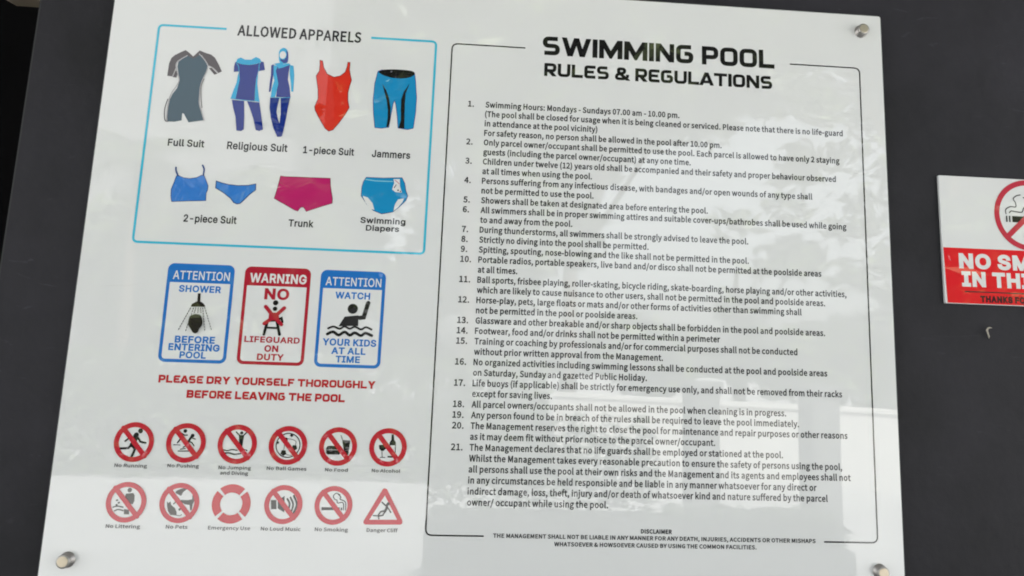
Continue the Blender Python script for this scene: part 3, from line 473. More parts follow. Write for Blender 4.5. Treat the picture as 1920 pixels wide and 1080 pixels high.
 ['notice_panel#76', 'panel_word', 'sign_blue_ink', 't', 'i', 'BEFORE', -455.4, -196.4, 55.2, 8.68, 48],
 ['notice_panel#76', 'panel_word', 'sign_blue_ink', 't', 'i', 'ENTERING', -463.0, -207.2, 70.4, 8.65, 48],
 ['notice_panel#76', 'panel_word', 'sign_blue_ink', 't', 'i', 'POOL', -446.6, -217.7, 36.1, 8.34, 48],
 ['notice_panel#76','shower_arm','brown_black_ink','p',[[-430.5,-126.4],[-426.5,-126.3],[-425.9,-138.6],[-430.1,-138.7]],0],
 ['notice_panel#76','shower_head','brown_black_ink','p',[[-438.3,-145.3],[-437.0,-141.8],[-433.2,-139.2],[-430.2,-137.6],[-426.2,-137.4],[-421.6,-140.2],[-418.3,-144.2],[-419.7,-145.2],[-437.1,-145.8]],0],
 ['notice_panel#76','water_drop','brown_black_ink','s',[[-438.3,-147.4],[-439.2,-149.4]],1.01,0,0],
 ['notice_panel#76','water_drop','brown_black_ink','s',[[-439.9,-151.1],[-440.7,-153.1]],1.01,0,0],
 ['notice_panel#76','water_drop','brown_black_ink','s',[[-441.4,-154.7],[-442.3,-156.7]],1.01,0,0],
 ['notice_panel#76','water_drop','brown_black_ink','s',[[-443.0,-158.4],[-443.8,-160.4]],1.01,0,0],
 ['notice_panel#76','water_drop','brown_black_ink','s',[[-444.5,-162.0],[-445.4,-164.0]],1.01,0,0],
 ['notice_panel#76','water_drop','brown_black_ink','s',[[-446.1,-165.7],[-446.9,-167.7]],1.01,0,0],
 ['notice_panel#76','water_drop','brown_black_ink','s',[[-447.6,-169.3],[-448.5,-171.3]],1.01,0,0],
 ['notice_panel#76','water_drop','brown_black_ink','s',[[-449.2,-172.9],[-450.0,-174.9]],1.01,0,0],
 ['notice_panel#76','water_drop','brown_black_ink','s',[[-450.7,-176.6],[-451.6,-178.6]],1.01,0,0],
 ['notice_panel#76','water_drop','brown_black_ink','s',[[-434.2,-147.3],[-434.7,-149.4]],1.02,0,0],
 ['notice_panel#76','water_drop','brown_black_ink','s',[[-435.1,-151.1],[-435.5,-153.2]],1.01,0,0],
 ['notice_panel#76','water_drop','brown_black_ink','s',[[-435.9,-155.0],[-436.4,-157.1]],1.01,0,0],
 ['notice_panel#76','water_drop','brown_black_ink','s',[[-436.7,-158.8],[-437.2,-160.9]],1.01,0,0],
 ['notice_panel#76','water_drop','brown_black_ink','s',[[-437.6,-162.6],[-438.0,-164.7]],1.01,0,0],
 ['notice_panel#76','water_drop','brown_black_ink','s',[[-438.4,-166.5],[-438.9,-168.6]],1.01,0,0],
 ['notice_panel#76','water_drop','brown_black_ink','s',[[-439.3,-170.3],[-439.7,-172.4]],1.01,0,0],
 ['notice_panel#76','water_drop','brown_black_ink','s',[[-440.1,-174.1],[-440.5,-176.2]],1.01,0,0],
 ['notice_panel#76','water_drop','brown_black_ink','s',[[-440.9,-177.9],[-441.4,-180.0]],1.01,0,0],
 ['notice_panel#76','water_drop','brown_black_ink','s',[[-430.8,-147.0],[-431.0,-148.5]],1.02,0,0],
 ['notice_panel#76','water_drop','brown_black_ink','s',[[-431.2,-149.8],[-431.5,-151.3]],1.02,0,0],
 ['notice_panel#76','water_drop','brown_black_ink','s',[[-431.7,-152.6],[-432.0,-154.1]],1.01,0,0],
 ['notice_panel#76','water_drop','brown_black_ink','s',[[-427.4,-146.9],[-427.4,-148.4]],1.02,0,0],
 ['notice_panel#76','water_drop','brown_black_ink','s',[[-427.4,-149.7],[-427.3,-151.2]],1.02,0,0],
 ['notice_panel#76','water_drop','brown_black_ink','s',[[-427.3,-152.4],[-427.3,-153.9]],1.01,0,0],
 ['notice_panel#76','water_drop','brown_black_ink','s',[[-424.2,-146.8],[-423.9,-148.3]],1.02,0,0],
 ['notice_panel#76','water_drop','brown_black_ink','s',[[-423.7,-149.5],[-423.4,-151.0]],1.02,0,0],
 ['notice_panel#76','water_drop','brown_black_ink','s',[[-423.2,-152.3],[-422.9,-153.8]],1.02,0,0],
 ['notice_panel#76','water_drop','brown_black_ink','s',[[-421.2,-146.8],[-420.8,-148.8]],1.02,0,0],
 ['notice_panel#76','water_drop','brown_black_ink','s',[[-420.4,-150.5],[-420.0,-152.5]],1.02,0,0],
 ['notice_panel#76','water_drop','brown_black_ink','s',[[-419.7,-154.2],[-419.3,-156.2]],1.02,0,0],
 ['notice_panel#76','water_drop','brown_black_ink','s',[[-419.0,-157.9],[-418.6,-159.9]],1.01,0,0],
 ['notice_panel#76','water_drop','brown_black_ink','s',[[-418.3,-161.6],[-417.9,-163.6]],1.01,0,0],
 ['notice_panel#76','water_drop','brown_black_ink','s',[[-417.5,-165.3],[-417.1,-167.3]],1.01,0,0],
 ['notice_panel#76','water_drop','brown_black_ink','s',[[-416.8,-169.0],[-416.4,-171.0]],1.01,0,0],
 ['notice_panel#76','water_drop','brown_black_ink','s',[[-416.1,-172.7],[-415.7,-174.7]],1.01,0,0],
 ['notice_panel#76','water_drop','brown_black_ink','s',[[-415.3,-176.4],[-414.9,-178.4]],1.01,0,0],
 ['notice_panel#76','water_drop','brown_black_ink','s',[[-418.3,-146.1],[-417.5,-148.1]],1.02,0,0],
 ['notice_panel#76','water_drop','brown_black_ink','s',[[-416.8,-149.7],[-416.0,-151.8]],1.02,0,0],
 ['notice_panel#76','water_drop','brown_black_ink','s',[[-415.4,-153.4],[-414.6,-155.4]],1.02,0,0],
 ['notice_panel#76','water_drop','brown_black_ink','s',[[-413.9,-157.1],[-413.1,-159.1]],1.02,0,0],
 ['notice_panel#76','water_drop','brown_black_ink','s',[[-412.5,-160.7],[-411.7,-162.7]],1.01,0,0],
 ['notice_panel#76','water_drop','brown_black_ink','s',[[-411.0,-164.4],[-410.2,-166.4]],1.01,0,0],
 ['notice_panel#76','water_drop','brown_black_ink','s',[[-409.5,-168.0],[-408.7,-170.0]],1.01,0,0],
 ['notice_panel#76','water_drop','brown_black_ink','s',[[-408.1,-171.7],[-407.3,-173.7]],1.01,0,0],
 ['notice_panel#76','water_drop','brown_black_ink','s',[[-406.6,-175.3],[-405.8,-177.3]],1.01,0,0],
 ['notice_panel#76','bather_head','brown_black_ink','p',[[-437.5,-160.3],[-434.2,-157.3],[-428.6,-156.1],[-423.4,-157.2],[-420.6,-161.6],[-419.0,-168.1],[-420.4,-173.3],[-422.8,-177.0],[-423.8,-181.2],[-427.2,-183.3],[-430.9,-182.0],[-434.2,-177.4],[-438.0,-171.7],[-438.6,-167.3]],1],
 ['notice_panel#131',None,'sign_red_ink','R',[-367.79999999999995,-274.45000000000005,-224.05,-84.69999999999999],9,24],
 ['notice_panel#131','panel_field','white_ink','R',[-363.19999999999993,-279.05000000000007,-219.45000000000002,-112.1],5,0],
 ['notice_panel#131', 'panel_heading', 'white_ink', 't', 'i', 'WARNING', -360.1, -106.9, 80.1, 12.26, 38],
 ['notice_panel#131', 'panel_word', 'sign_red_ink', 't', 'i', 'NO', -337.6, -130.4, 34.8, 14.22, 50],
 ['notice_panel#131', 'panel_word', 'sign_red_ink', 't', 'i', 'LIFEGUARD', -359.8, -192.4, 77.3, 7.68, 42],
 ['notice_panel#131', 'panel_word', 'sign_red_ink', 't', 'i', 'ON', -330.8, -205.1, 19.3, 8.23, 44],
 ['notice_panel#131', 'panel_word', 'sign_red_ink', 't', 'i', 'DUTY', -340.0, -217.1, 37.2, 8.2, 44],
 ['notice_panel#131','ball','black_ink','d',[-320.9,-135.8],3.73,3.73],
 ['notice_panel#131','chair_leg','black_ink','s',[[-330.1,-163.3],[-333.3,-181.3]],3.99,0,0],
 ['notice_panel#131','chair_leg','black_ink','s',[[-316.5,-162.9],[-311.5,-180.8]],4.0,0,0],
 ['notice_panel#131','chair_rail','black_ink','s',[[-330.8,-171.6],[-313.8,-171.7]],2.84,0,0],
 ['notice_panel#131','chair_seat','black_ink','s',[[-330.2,-162.2],[-317.6,-160.7],[-310.8,-157.2],[-308.9,-162.9]],3.14,0,0],
 ['notice_panel#131','cross_arm','sign_red_ink','s',[[-334.2,-141.8],[-323.9,-153.3],[-310.0,-166.5]],5.15,0,0],
 ['notice_panel#131','cross_arm','sign_red_ink','s',[[-308.0,-142.8],[-319.5,-154.6],[-334.1,-165.9]],5.16,0,0],
 ['notice_panel#131','lifeguard_body','sign_red_ink','p',[[-328.5,-149.8],[-315.7,-149.8],[-313.3,-160.9],[-328.9,-161.0]],0],
 ['notice_panel#131','lifeguard_head','black_ink','d',[-320.8,-144.5],3.15,3.15],
 ['notice_panel#147',None,'sign_blue_ink','R',[-260.2,-166.85,-224.45,-85.19999999999999],9,24],
 ['notice_panel#147','panel_field','white_ink','R',[-255.6,-171.45,-219.85,-111.7],5,0],
 ['notice_panel#147', 'panel_heading', 'white_ink', 't', 'i', 'ATTENTION', -252.7, -107.3, 79.7, 11.75, 14],
 ['notice_panel#147', 'panel_word', 'sign_blue_ink', 't', 'i', 'WATCH', -237.6, -125.7, 49.9, 8.77, 44],
 ['notice_panel#147', 'panel_word', 'sign_blue_ink', 't', 'i', 'YOUR KIDS', -250.5, -193.2, 76.1, 8.88, 44],
 ['notice_panel#147', 'panel_word', 'sign_blue_ink', 't', 'i', 'AT ALL', -237.2, -205.1, 48.5, 8.57, 44],
 ['notice_panel#147', 'panel_word', 'sign_blue_ink', 't', 'i', 'TIME', -230.2, -216.9, 34.2, 8.54, 44],
 ['notice_panel#147','swimmer_head','black_ink','d',[-211.3,-140.3],7.24,7.24],
 ['notice_panel#147','swimmer_body','black_ink','p',[[-221.9,-151.9],[-203.4,-149.5],[-197.5,-151.3],[-202.2,-155.3],[-201.9,-164.6],[-229.5,-165.9]],0],
 ['notice_panel#147','swimmer_arm','black_ink','s',[[-200.3,-152.9],[-194.8,-152.1],[-189.9,-131.0]],6.07,0,0],
 ['notice_panel#147','wave','black_ink','s',[[-243.9,-169.4],[-236.6,-166.7],[-227.8,-169.6],[-220.9,-166.0],[-213.5,-169.1],[-206.5,-165.9],[-197.6,-169.5],[-190.7,-166.1],[-182.7,-169.1]],2.87,0,1],
 ['notice_panel#147','wave','black_ink','s',[[-244.6,-177.7],[-236.8,-174.2],[-228.6,-178.6],[-220.3,-173.9],[-212.8,-178.3],[-205.9,-174.6],[-197.0,-178.3],[-190.8,-174.6],[-181.7,-177.8]],4.01,0,1],
 ['no_running_symbol#159',None,'white_ink','d',[-494.6,-334.3],24.43,24.43],
 ['no_running_symbol#159','runner_head','black_ink','d',[-487.6,-319.2],3.34,3.34],
 ['no_running_symbol#159','runner_torso','black_ink','s',[[-492.6,-324.6],[-493.5,-330.2],[-496.5,-338.1]],6.9,0,0],
 ['no_running_symbol#159','runner_arm','black_ink','s',[[-491.5,-326.0],[-486.2,-333.7],[-479.1,-335.1]],2.67,0,0],
 ['no_running_symbol#159','runner_arm','black_ink','s',[[-495.5,-327.6],[-501.7,-328.9],[-506.4,-333.5]],2.22,0,0],
 ['no_running_symbol#159','runner_leg','black_ink','s',[[-497.1,-337.0],[-501.2,-342.6],[-512.1,-343.4]],3.11,0,0],
 ['no_running_symbol#159','runner_leg','black_ink','s',[[-497.2,-338.1],[-492.2,-343.5],[-495.2,-353.3]],3.33,0,0],
 ['no_running_symbol#159','ring','sign_red2_ink','r',[-494.6,-334.3],26.65,6.66],
 ['no_running_symbol#159','slash','sign_red2_ink','s',[[-510.8,-315.9],[-478.5,-352.6]],6.46,0,0],
 ['no_running_symbol#159', 'symbol_caption', 'grey_ink', 't', 's', 'No Running', -516.7, -367.9, 43.1, 4.4, 14],
 ['no_pushing_symbol#169',None,'white_ink','d',[-424.9,-333.7],24.38,24.38],
 ['no_pushing_symbol#169','pusher_head','black_ink','d',[-427.7,-317.8],2.47,2.47],
 ['no_pushing_symbol#169','pusher_arm','black_ink','s',[[-432.6,-320.8],[-428.0,-323.5],[-424.2,-323.2]],1.57,0,0],
 ['no_pushing_symbol#169','pusher_body','black_ink','s',[[-430.7,-321.9],[-432.6,-328.1],[-436.5,-333.8]],2.02,0,0],
 ['no_pushing_symbol#169','faller_head','black_ink','d',[-417.1,-323.8],2.47,2.47],
 ['no_pushing_symbol#169','faller_body','black_ink','s',[[-418.8,-325.7],[-421.8,-331.7]],3.14,0,0],
 ['no_pushing_symbol#169','faller_arm','black_ink','s',[[-418.5,-326.8],[-412.9,-328.4]],1.34,0,0],
 ['no_pushing_symbol#169','faller_leg','black_ink','s',[[-420.4,-332.0],[-417.5,-332.8],[-413.7,-337.4]],1.57,0,0],
 ['no_pushing_symbol#169','faller_leg','black_ink','s',[[-421.7,-332.1],[-424.3,-337.4],[-428.0,-339.7]],1.57,0,0],
 ['no_pushing_symbol#169','ground_line','black_ink','s',[[-441.4,-336.7],[-432.8,-336.7]],1.12,0,0],
 ['no_pushing_symbol#169','ground_line','black_ink','s',[[-431.6,-342.4],[-425.0,-341.1]],1.12,0,0],
 ['no_pushing_symbol#169','ground_line','black_ink','s',[[-434.2,-344.9],[-413.3,-344.4]],1.34,0,0],
 ['no_pushing_symbol#169','ring','sign_red2_ink','r',[-424.9,-333.7],26.61,6.71],
 ['no_pushing_symbol#169','slash','sign_red2_ink','s',[[-440.9,-315.4],[-409.0,-352.0]],6.5,0,0],
 ['no_pushing_symbol#169', 'symbol_caption', 'grey_ink', 't', 's', 'No Pushing', -446.3, -366.6, 42.1, 4.42, 14],
 ['no_jumping_symbol#184',None,'white_ink','d',[-355.6,-333.8],24.32,24.32],
 ['no_jumping_symbol#184','jumper_head','black_ink','d',[-351.2,-318.5],2.15,2.15],
 ['no_jumping_symbol#184','jumper_arm','black_ink','s',[[-358.5,-317.4],[-352.7,-322.7]],1.69,0,0],
 ['no_jumping_symbol#184','jumper_arm','black_ink','s',[[-344.3,-317.4],[-348.9,-322.6]],1.7,0,0],
 ['no_jumping_symbol#184','jumper_body','black_ink','p',[[-354.7,-321.4],[-347.3,-321.2],[-348.3,-329.4],[-348.6,-338.2],[-352.5,-338.2],[-353.6,-329.5]],0],
 ['no_jumping_symbol#184','wave','black_ink','s',[[-374.4,-341.5],[-368.1,-342.8],[-362.1,-341.2],[-355.4,-342.1]],1.57,0,1],
 ['no_jumping_symbol#184','wave','black_ink','s',[[-348.6,-340.4],[-341.9,-341.8]],1.57,0,0],
 ['no_jumping_symbol#184','wave','black_ink','s',[[-373.4,-346.3],[-366.1,-345.9],[-358.1,-347.4],[-348.0,-346.0]],1.91,0,1],
 ['no_jumping_symbol#184','ring','sign_red2_ink','r',[-355.6,-333.8],26.57,6.76],
 ['no_jumping_symbol#184','slash','sign_red2_ink','s',[[-371.4,-315.6],[-339.9,-352.0]],6.55,0,0],
 ['no_jumping_symbol#184', 'symbol_caption', 'grey_ink', 't', 's', 'No Jumping', -377.7, -367.6, 43.6, 4.44, 14],
 ['no_jumping_symbol#184', 'symbol_caption', 'grey_ink', 't', 's', 'and Diving', -375.1, -374.8, 37.9, 4.43, 14],
 ['no_ball_games_symbol#196',None,'white_ink','d',[-286.5,-333.7],24.03,24.03],
 ['no_ball_games_symbol#196','ball_outline','black_ink','r',[-286.5,-333.7],17.0,1.47],
 ['no_ball_games_symbol#196','ball_patch','black_ink','p',[[-273.6,-338.2],[-277.5,-340.7],[-281.4,-337.7],[-279.9,-333.2],[-275.1,-333.5]],0],
 ['no_ball_games_symbol#196','ball_patch','black_ink','p',[[-287.8,-345.6],[-291.9,-348.3],[-296.1,-345.1],[-294.5,-340.4],[-289.4,-340.7]],0],
 ['no_ball_games_symbol#196','ball_patch','black_ink','p',[[-287.3,-327.7],[-291.0,-330.1],[-294.6,-327.2],[-293.2,-323.0],[-288.7,-323.3]],0],
 ['no_ball_games_symbol#196','ball_patch','black_ink','p',[[-298.9,-331.0],[-300.9,-332.3],[-302.8,-330.7],[-302.1,-328.5],[-299.7,-328.7]],0],
 ['no_ball_games_symbol#196','ball_patch','black_ink','p',[[-280.2,-320.9],[-282.6,-322.5],[-285.0,-320.7],[-284.0,-317.9],[-281.1,-318.1]],0],
 ['no_ball_games_symbol#196','ball_seam','black_ink','s',[[-291.0,-326.2],[-291.9,-344.0]],0.68,0,0],
 ['no_ball_games_symbol#196','ball_seam','black_ink','s',[[-287.9,-324.5],[-276.4,-327.6],[-277.5,-336.7]],0.68,0,1],
 ['no_ball_games_symbol#196','ball_seam','black_ink','s',[[-289.5,-345.4],[-280.3,-346.9],[-277.3,-338.9]],0.68,0,1],
 ['no_ball_games_symbol#196','ring','sign_red2_ink','r',[-286.5,-333.7],26.3,6.8],
 ['no_ball_games_symbol#196','slash','sign_red2_ink','s',[[-301.9,-315.8],[-271.2,-351.6]],6.59,0,0],
 ['no_ball_games_symbol#196', 'symbol_caption', 'grey_ink', 't', 's', 'No Ball Games', -312.6, -367.2, 53.9, 4.46, 14],
 ['no_food_symbol#209',None,'white_ink','d',[-217.7,-333.5],23.97,23.97],
 ['no_food_symbol#209','burger','black_ink','p',[[-234.2,-336.2],[-232.4,-333.5],[-227.6,-332.8],[-216.0,-333.1],[-214.1,-335.7],[-214.0,-342.5],[-215.2,-344.6],[-231.3,-344.8],[-233.5,-343.0]],0],
 ['no_food_symbol#209','cup','black_ink','p',[[-212.6,-324.6],[-201.4,-325.0],[-202.6,-344.2],[-208.3,-343.8]],0],
 ['no_food_symbol#209','straw','black_ink','s',[[-214.6,-318.3],[-211.8,-325.1]],1.03,0,0],
 ['no_food_symbol#209','burger_gap','white_ink','s',[[-233.5,-338.4],[-214.7,-338.3]],0.46,0,0],
 ['no_food_symbol#209','ring','sign_red2_ink','r',[-217.7,-333.5],26.25,6.85],
 ['no_food_symbol#209','slash','sign_red2_ink','s',[[-232.9,-315.7],[-202.6,-351.3]],6.64,0,0],
 ['no_food_symbol#209', 'symbol_caption', 'grey_ink', 't', 's', 'No Food', -233.2, -367.4, 31.2, 4.26, 14],
 ['no_alcohol_symbol#217',None,'white_ink','d',[-148.4,-333.0],23.91,23.91],
 ['no_alcohol_symbol#217','bottle','black_ink','p',[[-144.5,-315.4],[-141.2,-315.3],[-140.5,-322.5],[-137.7,-326.4],[-137.7,-330.1],[-146.8,-330.1],[-146.6,-326.7],[-144.4,-322.6]],0],
 ['no_alcohol_symbol#217','bottle_side','black_ink','s',[[-138.3,-329.9],[-137.6,-346.4]],1.04,0,0],
 ['no_alcohol_symbol#217','bottle_base','black_ink','p',[[-148.2,-344.7],[-141.0,-345.0],[-140.8,-347.2],[-148.3,-347.0]],0],
 ['no_alcohol_symbol#217','glass_bowl','black_ink','p',[[-161.3,-330.2],[-151.3,-329.5],[-150.7,-334.7],[-154.4,-338.0],[-157.9,-337.9],[-160.4,-335.2]],0],
 ['no_alcohol_symbol#217','glass_stem','black_ink','s',[[-156.5,-337.7],[-155.6,-346.5]],0.92,0,0],
 ['no_alcohol_symbol#217','glass_foot','black_ink','s',[[-158.7,-347.0],[-152.0,-346.9]],0.92,0,0],
 ['no_alcohol_symbol#217','ring','sign_red2_ink','r',[-148.4,-333.0],26.2,6.9],
 ['no_alcohol_symbol#217','slash','sign_red2_ink','s',[[-163.3,-315.2],[-133.4,-350.6]],6.68,0,0],
 ['no_alcohol_symbol#217', 'symbol_caption', 'grey_ink', 't', 's', 'No Alcohol', -168.7, -367.2, 39.3, 4.27, 14],
 ['no_littering_symbol#227',None,'white_ink','d',[-495.6,-413.8],24.3,24.3],
 ['no_littering_symbol#227','figure_head','dark_grey_ink','d',[-492.7,-398.0],2.95,2.95],
 ['no_littering_symbol#227','figure_body','dark_grey_ink','p',[[-497.1,-402.7],[-487.7,-401.7],[-485.4,-404.7],[-485.1,-412.3],[-486.7,-416.3],[-491.5,-415.7],[-495.7,-413.0],[-497.8,-406.5]],0],
 ['no_littering_symbol#227','figure_leg','dark_grey_ink','p',[[-497.2,-422.8],[-490.6,-423.8],[-489.9,-429.7],[-496.8,-429.5]],0],
 ['no_littering_symbol#227','litter','dark_grey_ink','p',[[-504.8,-408.2],[-502.3,-407.1],[-501.3,-409.1],[-503.7,-409.9]],0],
 ['no_littering_symbol#227','litter','dark_grey_ink','p',[[-509.7,-411.2],[-507.2,-410.1],[-506.2,-412.1],[-508.6,-412.9]],0],
 ['no_littering_symbol#227','litter','dark_grey_ink','p',[[-506.9,-414.3],[-504.4,-413.2],[-503.4,-415.2],[-505.8,-416.0]],0],
 ['no_littering_symbol#227','litter','dark_grey_ink','p',[[-509.5,-417.2],[-507.0,-416.1],[-506.0,-418.1],[-508.4,-418.9]],0],
 ['no_littering_symbol#227','wave','dark_grey_ink','s',[[-512.0,-420.6],[-506.4,-419.2],[-499.0,-420.4]],1.63,0,1],
 ['no_littering_symbol#227','wave','dark_grey_ink','s',[[-509.7,-425.4],[-504.8,-423.5],[-498.1,-424.8]],1.63,0,1],
 ['no_littering_symbol#227','ring','sign_red2_ink','r',[-495.6,-413.8],26.48,6.54],
 ['no_littering_symbol#227','slash','sign_red2_ink','s',[[-511.8,-395.5],[-479.4,-432.0]],6.34,0,0],
 ['no_littering_symbol#227', 'symbol_caption', 'grey_ink', 't', 's', 'No Littering', -518.3, -447.4, 44.7, 4.5, 14],
 ['no_pets_symbol#240',None,'white_ink','d',[-425.3,-413.5],24.15,24.15],
 ['no_pets_symbol#240','dog_head','dark_grey_ink','p',[[-432.1,-399.8],[-428.6,-396.4],[-420.6,-393.8],[-417.3,-395.1],[-421.7,-399.0],[-423.9,-403.8],[-428.0,-402.4]],1],
 ['no_pets_symbol#240','dog_body','dark_grey_ink','p',[[-423.9,-409.5],[-414.4,-409.5],[-409.0,-408.3],[-409.1,-402.0],[-406.6,-401.4],[-405.4,-409.1],[-407.4,-415.2],[-408.1,-422.8],[-410.2,-422.9],[-411.5,-416.0],[-417.2,-415.3],[-424.2,-411.9]],0],
 ['no_pets_symbol#240','cat','dark_grey_ink','p',[[-442.1,-411.8],[-440.0,-413.6],[-437.2,-411.9],[-435.9,-416.2],[-430.4,-420.5],[-427.6,-425.9],[-427.5,-429.9],[-435.3,-429.5],[-439.4,-424.5],[-441.2,-418.0]],0],
 ['no_pets_symbol#240','tail','dark_grey_ink','s',[[-430.0,-409.6],[-430.9,-412.9],[-432.9,-414.9]],1.54,0,1],
 ['no_pets_symbol#240','paw','dark_grey_ink','d',[-424.2,-422.0],1.53,1.53],
 ['no_pets_symbol#240','cat_tail','dark_grey_ink','s',[[-427.8,-429.4],[-422.8,-430.2],[-420.7,-428.5]],0.98,0,1],
 ['no_pets_symbol#240','ring','sign_red2_ink','r',[-425.3,-413.5],26.34,6.59],
 ['no_pets_symbol#240','slash','sign_red2_ink','s',[[-441.2,-395.4],[-409.5,-431.6]],6.38,0,0],
 ['no_pets_symbol#240', 'symbol_caption', 'grey_ink', 't', 's', 'No Pets', -439.7, -446.9, 28.6, 4.53, 14],
 ['lifebuoy_symbol#250',None,'white_ink','d',[-356.2,-413.4],14.37,14.37],
 ['lifebuoy_symbol#250','buoy_segment','scarlet2_ink','a',[-356.2,-413.4],25.97,11.05,50,130],
 ['lifebuoy_symbol#250','buoy_segment','scarlet2_ink','a',[-356.2,-413.4],25.97,11.05,140,220],
 ['lifebuoy_symbol#250','buoy_segment','scarlet2_ink','a',[-356.2,-413.4],25.97,11.05,230,310],
 ['lifebuoy_symbol#250','buoy_segment','scarlet2_ink','a',[-356.2,-413.4],25.97,11.05,320,400],
 ['lifebuoy_symbol#250', 'symbol_caption', 'grey_ink', 't', 's', 'Emergency Use', -383.9, -447.3, 56.1, 4.54, 14],
 ['no_loud_music_symbol#256',None,'white_ink','d',[-286.0,-412.9],23.6,23.6],
 ['no_loud_music_symbol#256','speaker_box','black_ink','p',[[-303.6,-407.3],[-295.9,-407.2],[-294.9,-419.3],[-302.3,-419.4]],0],
 ['no_loud_music_symbol#256','speaker_cone','black_ink','p',[[-294.1,-407.5],[-285.3,-401.5],[-283.9,-423.5],[-293.2,-418.2]],0],
 ['no_loud_music_symbol#256','sound_wave','black_ink','s',[[-281.2,-405.4],[-277.6,-412.1],[-279.1,-421.0]],2.45,0,1],
 ['no_loud_music_symbol#256','sound_wave','black_ink','s',[[-277.2,-403.3],[-272.9,-412.6],[-274.9,-423.1]],2.46,0,1],
 ['no_loud_music_symbol#256','sound_wave','black_ink','s',[[-272.8,-401.2],[-267.9,-412.5],[-271.5,-424.1]],2.68,0,1],
 ['no_loud_music_symbol#256','ring','sign_red2_ink','r',[-286.0,-412.9],25.83,6.68],
 ['no_loud_music_symbol#256','slash','sign_red2_ink','s',[[-301.2,-395.3],[-270.8,-430.4]],6.47,0,0],
 ['no_loud_music_symbol#256', 'symbol_caption', 'grey_ink', 't', 's', 'No Loud Music', -313.4, -447.3, 53.5, 4.57, 14],
 ['no_smoking_symbol#265',None,'white_ink','d',[-218.0,-412.7],23.54,23.54],
 ['no_smoking_symbol#265','cigarette','black_ink','p',[[-234.3,-415.3],[-209.3,-415.3],[-209.0,-419.0],[-234.0,-419.5]],0],
 ['no_smoking_symbol#265','cigarette_tip','black_ink','p',[[-207.8,-415.5],[-205.8,-415.5],[-205.5,-419.0],[-207.6,-419.0]],0],
 ['no_smoking_symbol#265','smoke_curl','black_ink','s',[[-210.0,-398.6],[-215.3,-396.7],[-219.0,-400.2],[-217.0,-404.6],[-213.8,-405.9],[-212.6,-409.6],[-206.4,-408.6],[-204.2,-411.9],[-203.9,-418.7]],1.24,0,1],
 ['no_smoking_symbol#265','smoke_curl','black_ink','s',[[-212.9,-397.6],[-208.9,-401.4],[-209.6,-404.4],[-203.4,-406.9],[-201.3,-410.7],[-201.2,-418.7]],1.24,0,1],
 ['no_smoking_symbol#265','ring','sign_red2_ink','r',[-218.0,-412.7],25.78,6.72],
 ['no_smoking_symbol#265','slash','sign_red2_ink','s',[[-233.0,-395.2],[-203.1,-430.1]],6.52,0,0],
 ['no_smoking_symbol#265', 'symbol_caption', 'grey_ink', 't', 's', 'No Smoking', -240.8, -447.0, 45.0, 4.59, 14],
 ['cliff_warning_symbol#273',None,'sign_red2_ink','P',[[-151.6,-389.1],[-149.0,-388.5],[-146.2,-389.5],[-122.2,-431.4],[-122.2,-435.3],[-124.4,-436.7],[-173.0,-437.5],[-175.7,-435.7],[-175.6,-432.9]],0],
 ['cliff_warning_symbol#273','field','white_ink','p',[[-148.5,-398.3],[-129.8,-430.2],[-167.7,-430.9]],0],
 ['cliff_warning_symbol#273','faller_arm','black_ink','s',[[-151.9,-407.3],[-145.8,-412.4]],1.92,0,0],
 ['cliff_warning_symbol#273','faller_head','black_ink','d',[-143.1,-409.4],2.15,2.15],
 ['cliff_warning_symbol#273','faller_body','black_ink','s',[[-144.8,-411.3],[-145.0,-415.2],[-147.3,-419.9]],3.61,0,0],
 ['cliff_warning_symbol#273','faller_arm','black_ink','s',[[-143.9,-413.5],[-138.9,-420.8]],1.69,0,0],
 ['cliff_warning_symbol#273','faller_leg','black_ink','s',[[-147.4,-418.6],[-153.0,-420.0],[-155.8,-424.8]],2.03,0,0],
 ['cliff_warning_symbol#273','faller_leg','black_ink','s',[[-146.8,-419.4],[-149.6,-424.7],[-154.4,-425.6]],2.03,0,0],
 ['cliff_warning_symbol#273','cliff_edge','black_ink','s',[[-162.6,-425.3],[-155.5,-425.6],[-154.7,-429.6]],1.57,0,0],
 ['cliff_warning_symbol#273', 'symbol_caption', 'grey_ink', 't', 's', 'Danger Cliff', -170.3, -446.8, 42.4, 4.61, 14],
 ['disclaimer_line#283', None, 'dark_ink', 't', 's', 'DISCLAIMER', 213.5, -442.6, 44.7, 5.29, 56],
 ['disclaimer_line#284', None, 'dark_ink', 't', 's', 'THE MANAGEMENT SHALL NOT BE LIABLE IN ANY MANNER FOR ANY DEATH, INJURIES, ACCIDENTS OR OTHER MISHAPS', 4.4, -451.7, 463.8, 5.2, 40],
 ['disclaimer_line#285', None, 'dark_ink', 't', 's', 'WHATSOEVER & HOWSOEVER CAUSED BY USING THE COMMON FACILITIES.', 90.5, -461.7, 290.5, 5.21, 40],
]
